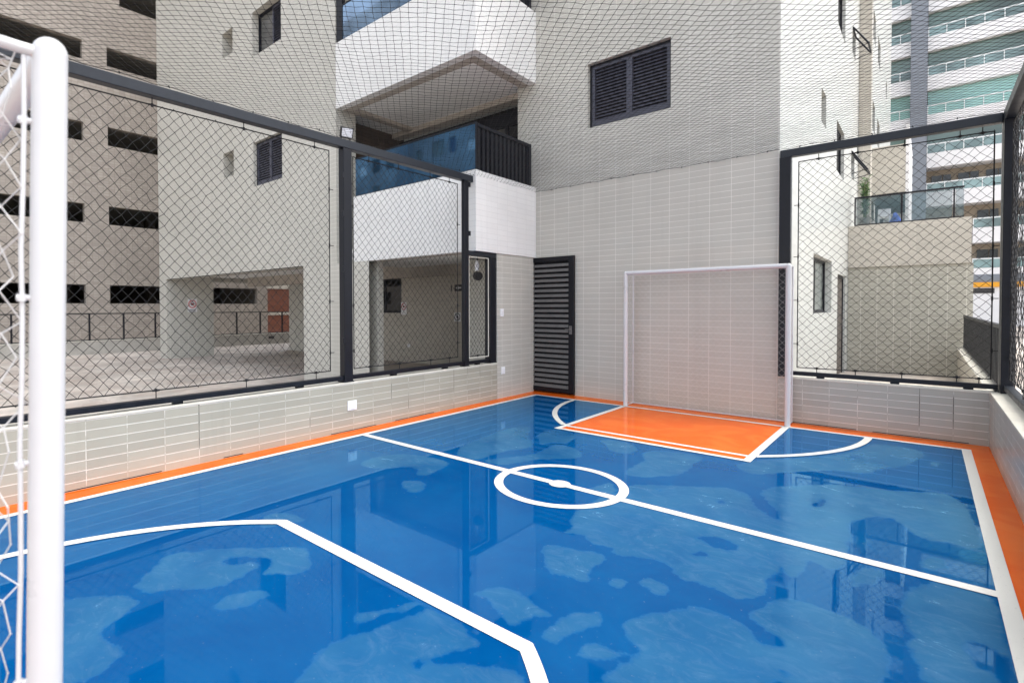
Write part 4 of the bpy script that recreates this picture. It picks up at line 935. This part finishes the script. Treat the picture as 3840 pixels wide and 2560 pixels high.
# ------------------------------------------------------------------ annex, terrace and railing on the right
def annex():
    t = thing('annex_building', 'tan tiled annex wall with a roof terrace, beyond the fence and the corner post', 'building', (-.35, 16.2, GZ))
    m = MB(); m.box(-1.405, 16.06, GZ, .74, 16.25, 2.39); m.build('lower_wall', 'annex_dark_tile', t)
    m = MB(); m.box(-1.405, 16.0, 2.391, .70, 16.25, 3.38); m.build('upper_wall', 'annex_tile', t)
    m = MB(); m.box(-1.405, 16.251, 3.16, .70, 24.0, 3.36); m.build('terrace_floor', 'concrete', t)
    m = MB(); m.box(-1.28, 20.0, 4.72, -.475, 24, 6.08); m.build('terrace_room', 'annex_tile', t); m = MB(); m.box(-.474, 20.02, 3.361, -.40, 24, 6.6); m.build('terrace_fin', 'tower_white', t)
    m = MB(); m.box(-1.28, 22.5, 3.361, -.475, 22.6, 4.715); m.build('terrace_back_wall', 'tower_grey', t)
    m = MB(); m.box(-1.0, 21.0, 3.362, -.48, 21.08, 4.25); m.build('counter', 'tower_white', t)
    g = thing('terrace_railing', 'glass terrace railing with a black top rail on the tan annex', 'railing', (-.35, 16.1, 3.38))
    y = 16.12
    m = MB(); m.box(-1.30, y-.02, 4.035, .585, y+.02, 4.075); m.build('top_rail', 'dark_metal', g)
    m = MB(); m.box(-1.30, y-.015, 3.395, .585, y+.015, 3.42); m.build('bottom_rail', 'dark_metal', g)
    for x in (-1.29, -.44, .425):
        m = MB(); m.box(x-.014, y-.016, 3.421, x+.014, y+.016, 4.034); m.build('post', 'dark_metal', g)
    for a, b in ((-1.27, -.46), (-.42, .40), (.445, .58)):
        m = MB(); m.box(a, y-.004, 3.425, b, y+.004, 4.03); m.build('glass_pane', 'clear_rail_glass', g)
    # plant, chair and cloth on the terrace
    p = thing('potted_plant', 'tall leafy green plant in a pot behind the terrace railing', 'plant', (-1.14, 16.5, 3.36))
    m = MB(); m.tube((-1.13,16.5,3.361), (-1.13,16.5,3.62), .09, 14, .12); m.build('pot', 'pot', p)
    m = MB(); leaves = MB()
    for i in range(14):
        a = rng.uniform(0, 6.28); h = rng.uniform(.55, 1.0); rr = rng.uniform(.01, .10)
        top = (-1.13+rr*math.cos(a), 16.5+rr*math.sin(a), 3.62+h); m.tube((-1.13+.03*math.cos(a),16.5+.03*math.sin(a),3.6), top, .006, 5)
        for q in range(22):
            s = rng.uniform(.12, 1.06); c = Vector((-1.13,16.5,3.62)).lerp(Vector(top), s)
            d = Vector((rng.normal(), rng.normal(), rng.normal(.5,.5))).normalized(); w = d.orthogonal().normalized()*rng.uniform(.012,.02); L = rng.uniform(.07,.14)
            e = c + d*L; mid = c + d*L*.5 + Vector((0,0,-.01))
            leaves.add([tuple(c), tuple(mid+w), tuple(e), tuple(mid-w)], [(0,1,2,3)])
    m.build('stems', 'stem', p); leaves.build('foliage', 'leaf', p)
    c = thing('terrace_chair', 'white chair behind the glass terrace railing beside the blue cloth', 'chair', (-.78, 16.7, 3.36))
    m = MB()
    for x, yy in ((-.88,16.55),(-.68,16.55),(-.88,16.8),(-.68,16.8)): m.tube((x,yy,3.361), (x,yy,3.70 if yy < 16.7 else 3.78), .012, 8)
    m.build('leg', 'plastic_white', c)
    m = MB(); m.box(-.90, 16.53, 3.60, -.66, 16.82, 3.625); m.build('seat', 'plastic_white', c, bevel=.01)
    m = MB(); m.box(-.90, 16.80, 3.66, -.66, 16.825, 3.83); m.build('backrest', 'plastic_white', c, bevel=.01)
    b = thing('blue_cloth', 'crumpled bright blue cloth on the terrace beside the white chair', 'cloth', (-.55, 16.5, 3.40))
    m = MB(); nx, ny = 9, 9; vs = []; fs = []
    for i in range(nx):
        for j in range(ny):
            u, v = i/(nx-1)-.5, j/(ny-1)-.5
            vs.append((-.57+u*.24+rng.normal(0,.008), 16.5+v*.22+rng.normal(0,.008), 3.37+.30*math.exp(-6*(u*u+v*v))+abs(rng.normal(0,.02))))
    for i in range(nx-1):
        for j in range(ny-1): fs.append((i*ny+j, (i+1)*ny+j, (i+1)*ny+j+1, i*ny+j+1))
    m.add(vs, fs, True); m.build('fabric', 'blue_cloth', b)
annex()

def parapet_railing():
    t = thing('parapet_railing', 'black flat-bar railing on the pale parapet outside the fence by the annex', 'railing', (.61, 12, .545))
    m = MB(); m.box(.585, 8.3, 1.225, .635, 15.9, 1.265); m.build('top_rail', 'dark_metal', t)
    m = MB(); m.box(.59, 8.3, .565, .63, 15.9, .595); m.build('bottom_rail', 'dark_metal', t)
    y = 8.35
    while y < 15.9:
        m = MB(); m.box(.592, y, .596, .628, y+.035, 1.224); m.build('baluster', 'plastic_black', t); y += .16
parapet_railing()

# ------------------------------------------------------------------ green glass tower far behind
def tower():
    t = thing('apartment_tower', 'distant white apartment tower with rows of green glass balconies', 'building', (8, 60, GZ))
    s = 1.9; Y0 = 57.0
    Zs = lambda z: 1.48 + (z-1.48)*s
    tops = [3.35+1.612*k for k in range(0, 19)]
    zt = Zs(tops[-1])+4
    w = MB(); w.box(-9, Y0+1.6, GZ, 16, Y0+16, zt); w.build('wall', 'tower_beige', t)
    for k, r in enumerate(tops):
        z0, z1, z2 = Zs(r-.99), Zs(r-.39), Zs(r)
        right0 = 2.55 if k < 2 else (-.1)
        for a, b in ((right0, 13.0), (-8.0, -1.12)):
            m = MB(); m.box(a, Y0, z0, b, Y0+1.55, z1); bal = m.build('balcony', 'tower_white', t)
            g = MB(); g.box(a+.02, Y0+.05, z1+.02, b-.02, Y0+.08, z2-.09); g.build('glass_guard', 'teal_glass' if k == 4 else 'rail_glass', bal)
            h = MB(); h.box(a, Y0+.02, z2-.09, b, Y0+.12, z2)
            x = a
            while x <= b: h.box(x, Y0+.02, z1, x+.05, Y0+.045, z2-.091); x += 1.035
            h.build('handrail', 'rail_white', bal)
            if k >= 3:
                q = MB(); q.box(a+.02, Y0+.45, z1+.01, b-.02, Y0+.49, Zs(r+.62)-.02); q.build('window_band', 'teal_glass' if k == 4 else 'green_glass', bal)
            else:
                q = MB()
                for i in range(8):
                    xx = a+.3+1.55*i
                    if xx+1.1 < b: q.box(xx, Y0+1.5, z1+.1, xx+.62, Y0+1.59, z1+1.5); q.box(xx+.68, Y0+1.5, z1+.1, xx+1.15, Y0+1.59, z1+1.5)
                q.build('window_band', 'dark_glass', bal)
    m = MB(); m.box(-1.105, Y0-.7, GZ, -.11, Y0+1.6, zt); m.build('pillar', 'tower_grey', t)
    m = MB(); m.box(.92, Y0+.2, GZ, 1.22, Y0+1.6, Zs(5.0)); m.build('pillar', 'tower_grey', t)
    m = MB(); m.box(2.55, Y0-.02, Zs(2.39)+.002, 13, Y0+1.5, Zs(3.35-.99)+.65); m.build('plinth', 'tower_grey', t)
    m = MB(); m.box(2.55, Y0-.15, Zs(2.195), 13, Y0+1.5, Zs(2.39)); m.build('orange_stripe', 'orange_band', t)
    m = MB(); m.box(2.55, Y0, GZ, 13, Y0+1.5, Zs(2.195)-.002); m.build('base_wall', 'tower_white', t)
    m = MB(); m.box(2.6, Y0-.03, Zs(1.95), 3.75, Y0-.001, Zs(2.15)); v = m.build('louvre_vent', 'void_black', t)
    m = MB()
    for k in range(3): m.box(2.62, Y0-.05, Zs(1.955)+.12*k, 3.73, Y0-.031, Zs(1.955)+.12*k+.05)
    m.build('slats', 'gate_slat', v)
tower()

def mirrored_block():
    t = thing('apartment_block', 'pale apartment block mirrored in the blue balcony glass', 'building', (-44, -30, GZ))
    S = lambda u, d, z: (u, -26 - d, z)
    holes = []
    rr = random.Random(5)
    for i in range(21):
        for k in range(11):
            u = -69 + 2.3*i; w_ = rr.choice((.9, 1.3, 1.7)); z = 1.2+3.0*k+rr.choice((0, .25)); holes.append((u, u+w_, z, z+rr.choice((1.1, 1.5)), .2))
    m = MB(S); wall_sheet(m, -70, -20, GZ, 35, holes, .2); m.T = None
    m.box(-70, -38, GZ, -20, -26.5, 34.9); m.build('wall', 'block_render', t)
    for n, (a, b_, c, d) in enumerate([q[:4] for q in holes if 12 < q[2] < 24]):
        w = MB(S); w.box(a+.005, .12, c+.005, b_-.005, .15, d-.005)
        w.build('window', ('dark_glass', 'tower_white', 'balcony_glass', 'window_pale_glass', 'tower_beige')[(n*7+n//3) % 5], t)
    for x in (-57.5, -41, -28.5):
        m = MB(S); m.box(x, -.9, GZ, x+1.6, -.001, 35); m.build('pillar', 'tower_grey', t)
mirrored_block()

# ------------------------------------------------------------------ camera, light, view
def camera():
    cam = bpy.data.cameras.new('Camera'); o = bpy.data.objects.new('Camera', cam); COL.objects.link(o)
    yaw, pitch, roll = 0.740620834, 0.0183966233, 0.00328320305
    f = Vector((-math.sin(yaw)*math.cos(pitch), math.cos(yaw)*math.cos(pitch), -math.sin(pitch)))
    r = Vector((math.cos(yaw), math.sin(yaw), 0)); d = f.cross(r)
    r2 = r*math.cos(roll) + d*math.sin(roll); d2 = -r*math.sin(roll) + d*math.cos(roll)
    mat = Matrix((( r2[0], -d2[0], -f[0], 0), (r2[1], -d2[1], -f[1], 0), (r2[2], -d2[2], -f[2], 1.48), (0,0,0,1)))
    o.matrix_world = mat
    cam.sensor_width = 36; cam.sensor_fit = 'HORIZONTAL'; cam.lens = 1980.63/3840*36
    cam.shift_x = (1920-1663.0)/3840; cam.shift_y = -(1280-1187.2)/3840
    cam.dof.use_dof = True; cam.dof.focus_distance = 5.0; cam.dof.aperture_fstop = 3.2
    cam.clip_start = .02; cam.clip_end = 2000
    scene.camera = o
camera()

SUN_AZ, SUN_EL = 40.0, 66.0        # degrees from +X towards +Y, and above the horizon
def light():
    w = bpy.data.worlds.new('World'); scene.world = w; w.use_nodes = True
    nd, lk = w.node_tree.nodes, w.node_tree.links
    sky = nd.new('ShaderNodeTexSky'); sky.sky_type = 'NISHITA'; sky.sun_disc = False
    sky.sun_elevation = R(SUN_EL); sky.sun_rotation = R(90-SUN_AZ); sky.air_density = 1.0; sky.dust_density = 3.0; sky.ozone_density = 1.0
    hs = nd.new('ShaderNodeHueSaturation'); hs.inputs['Saturation'].default_value = .35; lk.new(sky.outputs[0], hs.inputs['Color'])
    lk.new(hs.outputs[0], nd['Background'].inputs['Color']); nd['Background'].inputs['Strength'].default_value = SKY
    s = bpy.data.lights.new('Sun', 'SUN'); s.energy = SUN; s.angle = R(SUN_ANGLE); s.color = (1.0, .96, .90)
    o = bpy.data.objects.new('Sun', s); COL.objects.link(o)
    d = Vector((math.cos(R(SUN_EL))*math.cos(R(SUN_AZ)), math.cos(R(SUN_EL))*math.sin(R(SUN_AZ)), math.sin(R(SUN_EL))))
    o.rotation_euler = d.to_track_quat('Z', 'Y').to_euler(); o.location = (10, 5, 40)
SKY, SUN, SUN_ANGLE = .15, .5, 30.0
light()
vs = scene.view_settings; scene.display_settings.display_device = 'sRGB'
vs.view_transform = 'Standard'; vs.look = 'None'; vs.exposure = EXPOSURE = 1.8; vs.gamma = 1.0; vs.use_curve_mapping = False
scene.render.engine = 'CYCLES'
scene.cycles.max_bounces = 8; scene.cycles.diffuse_bounces = 4; scene.cycles.glossy_bounces = 4; scene.cycles.transparent_max_bounces = 16
scene.cycles.use_denoising = True
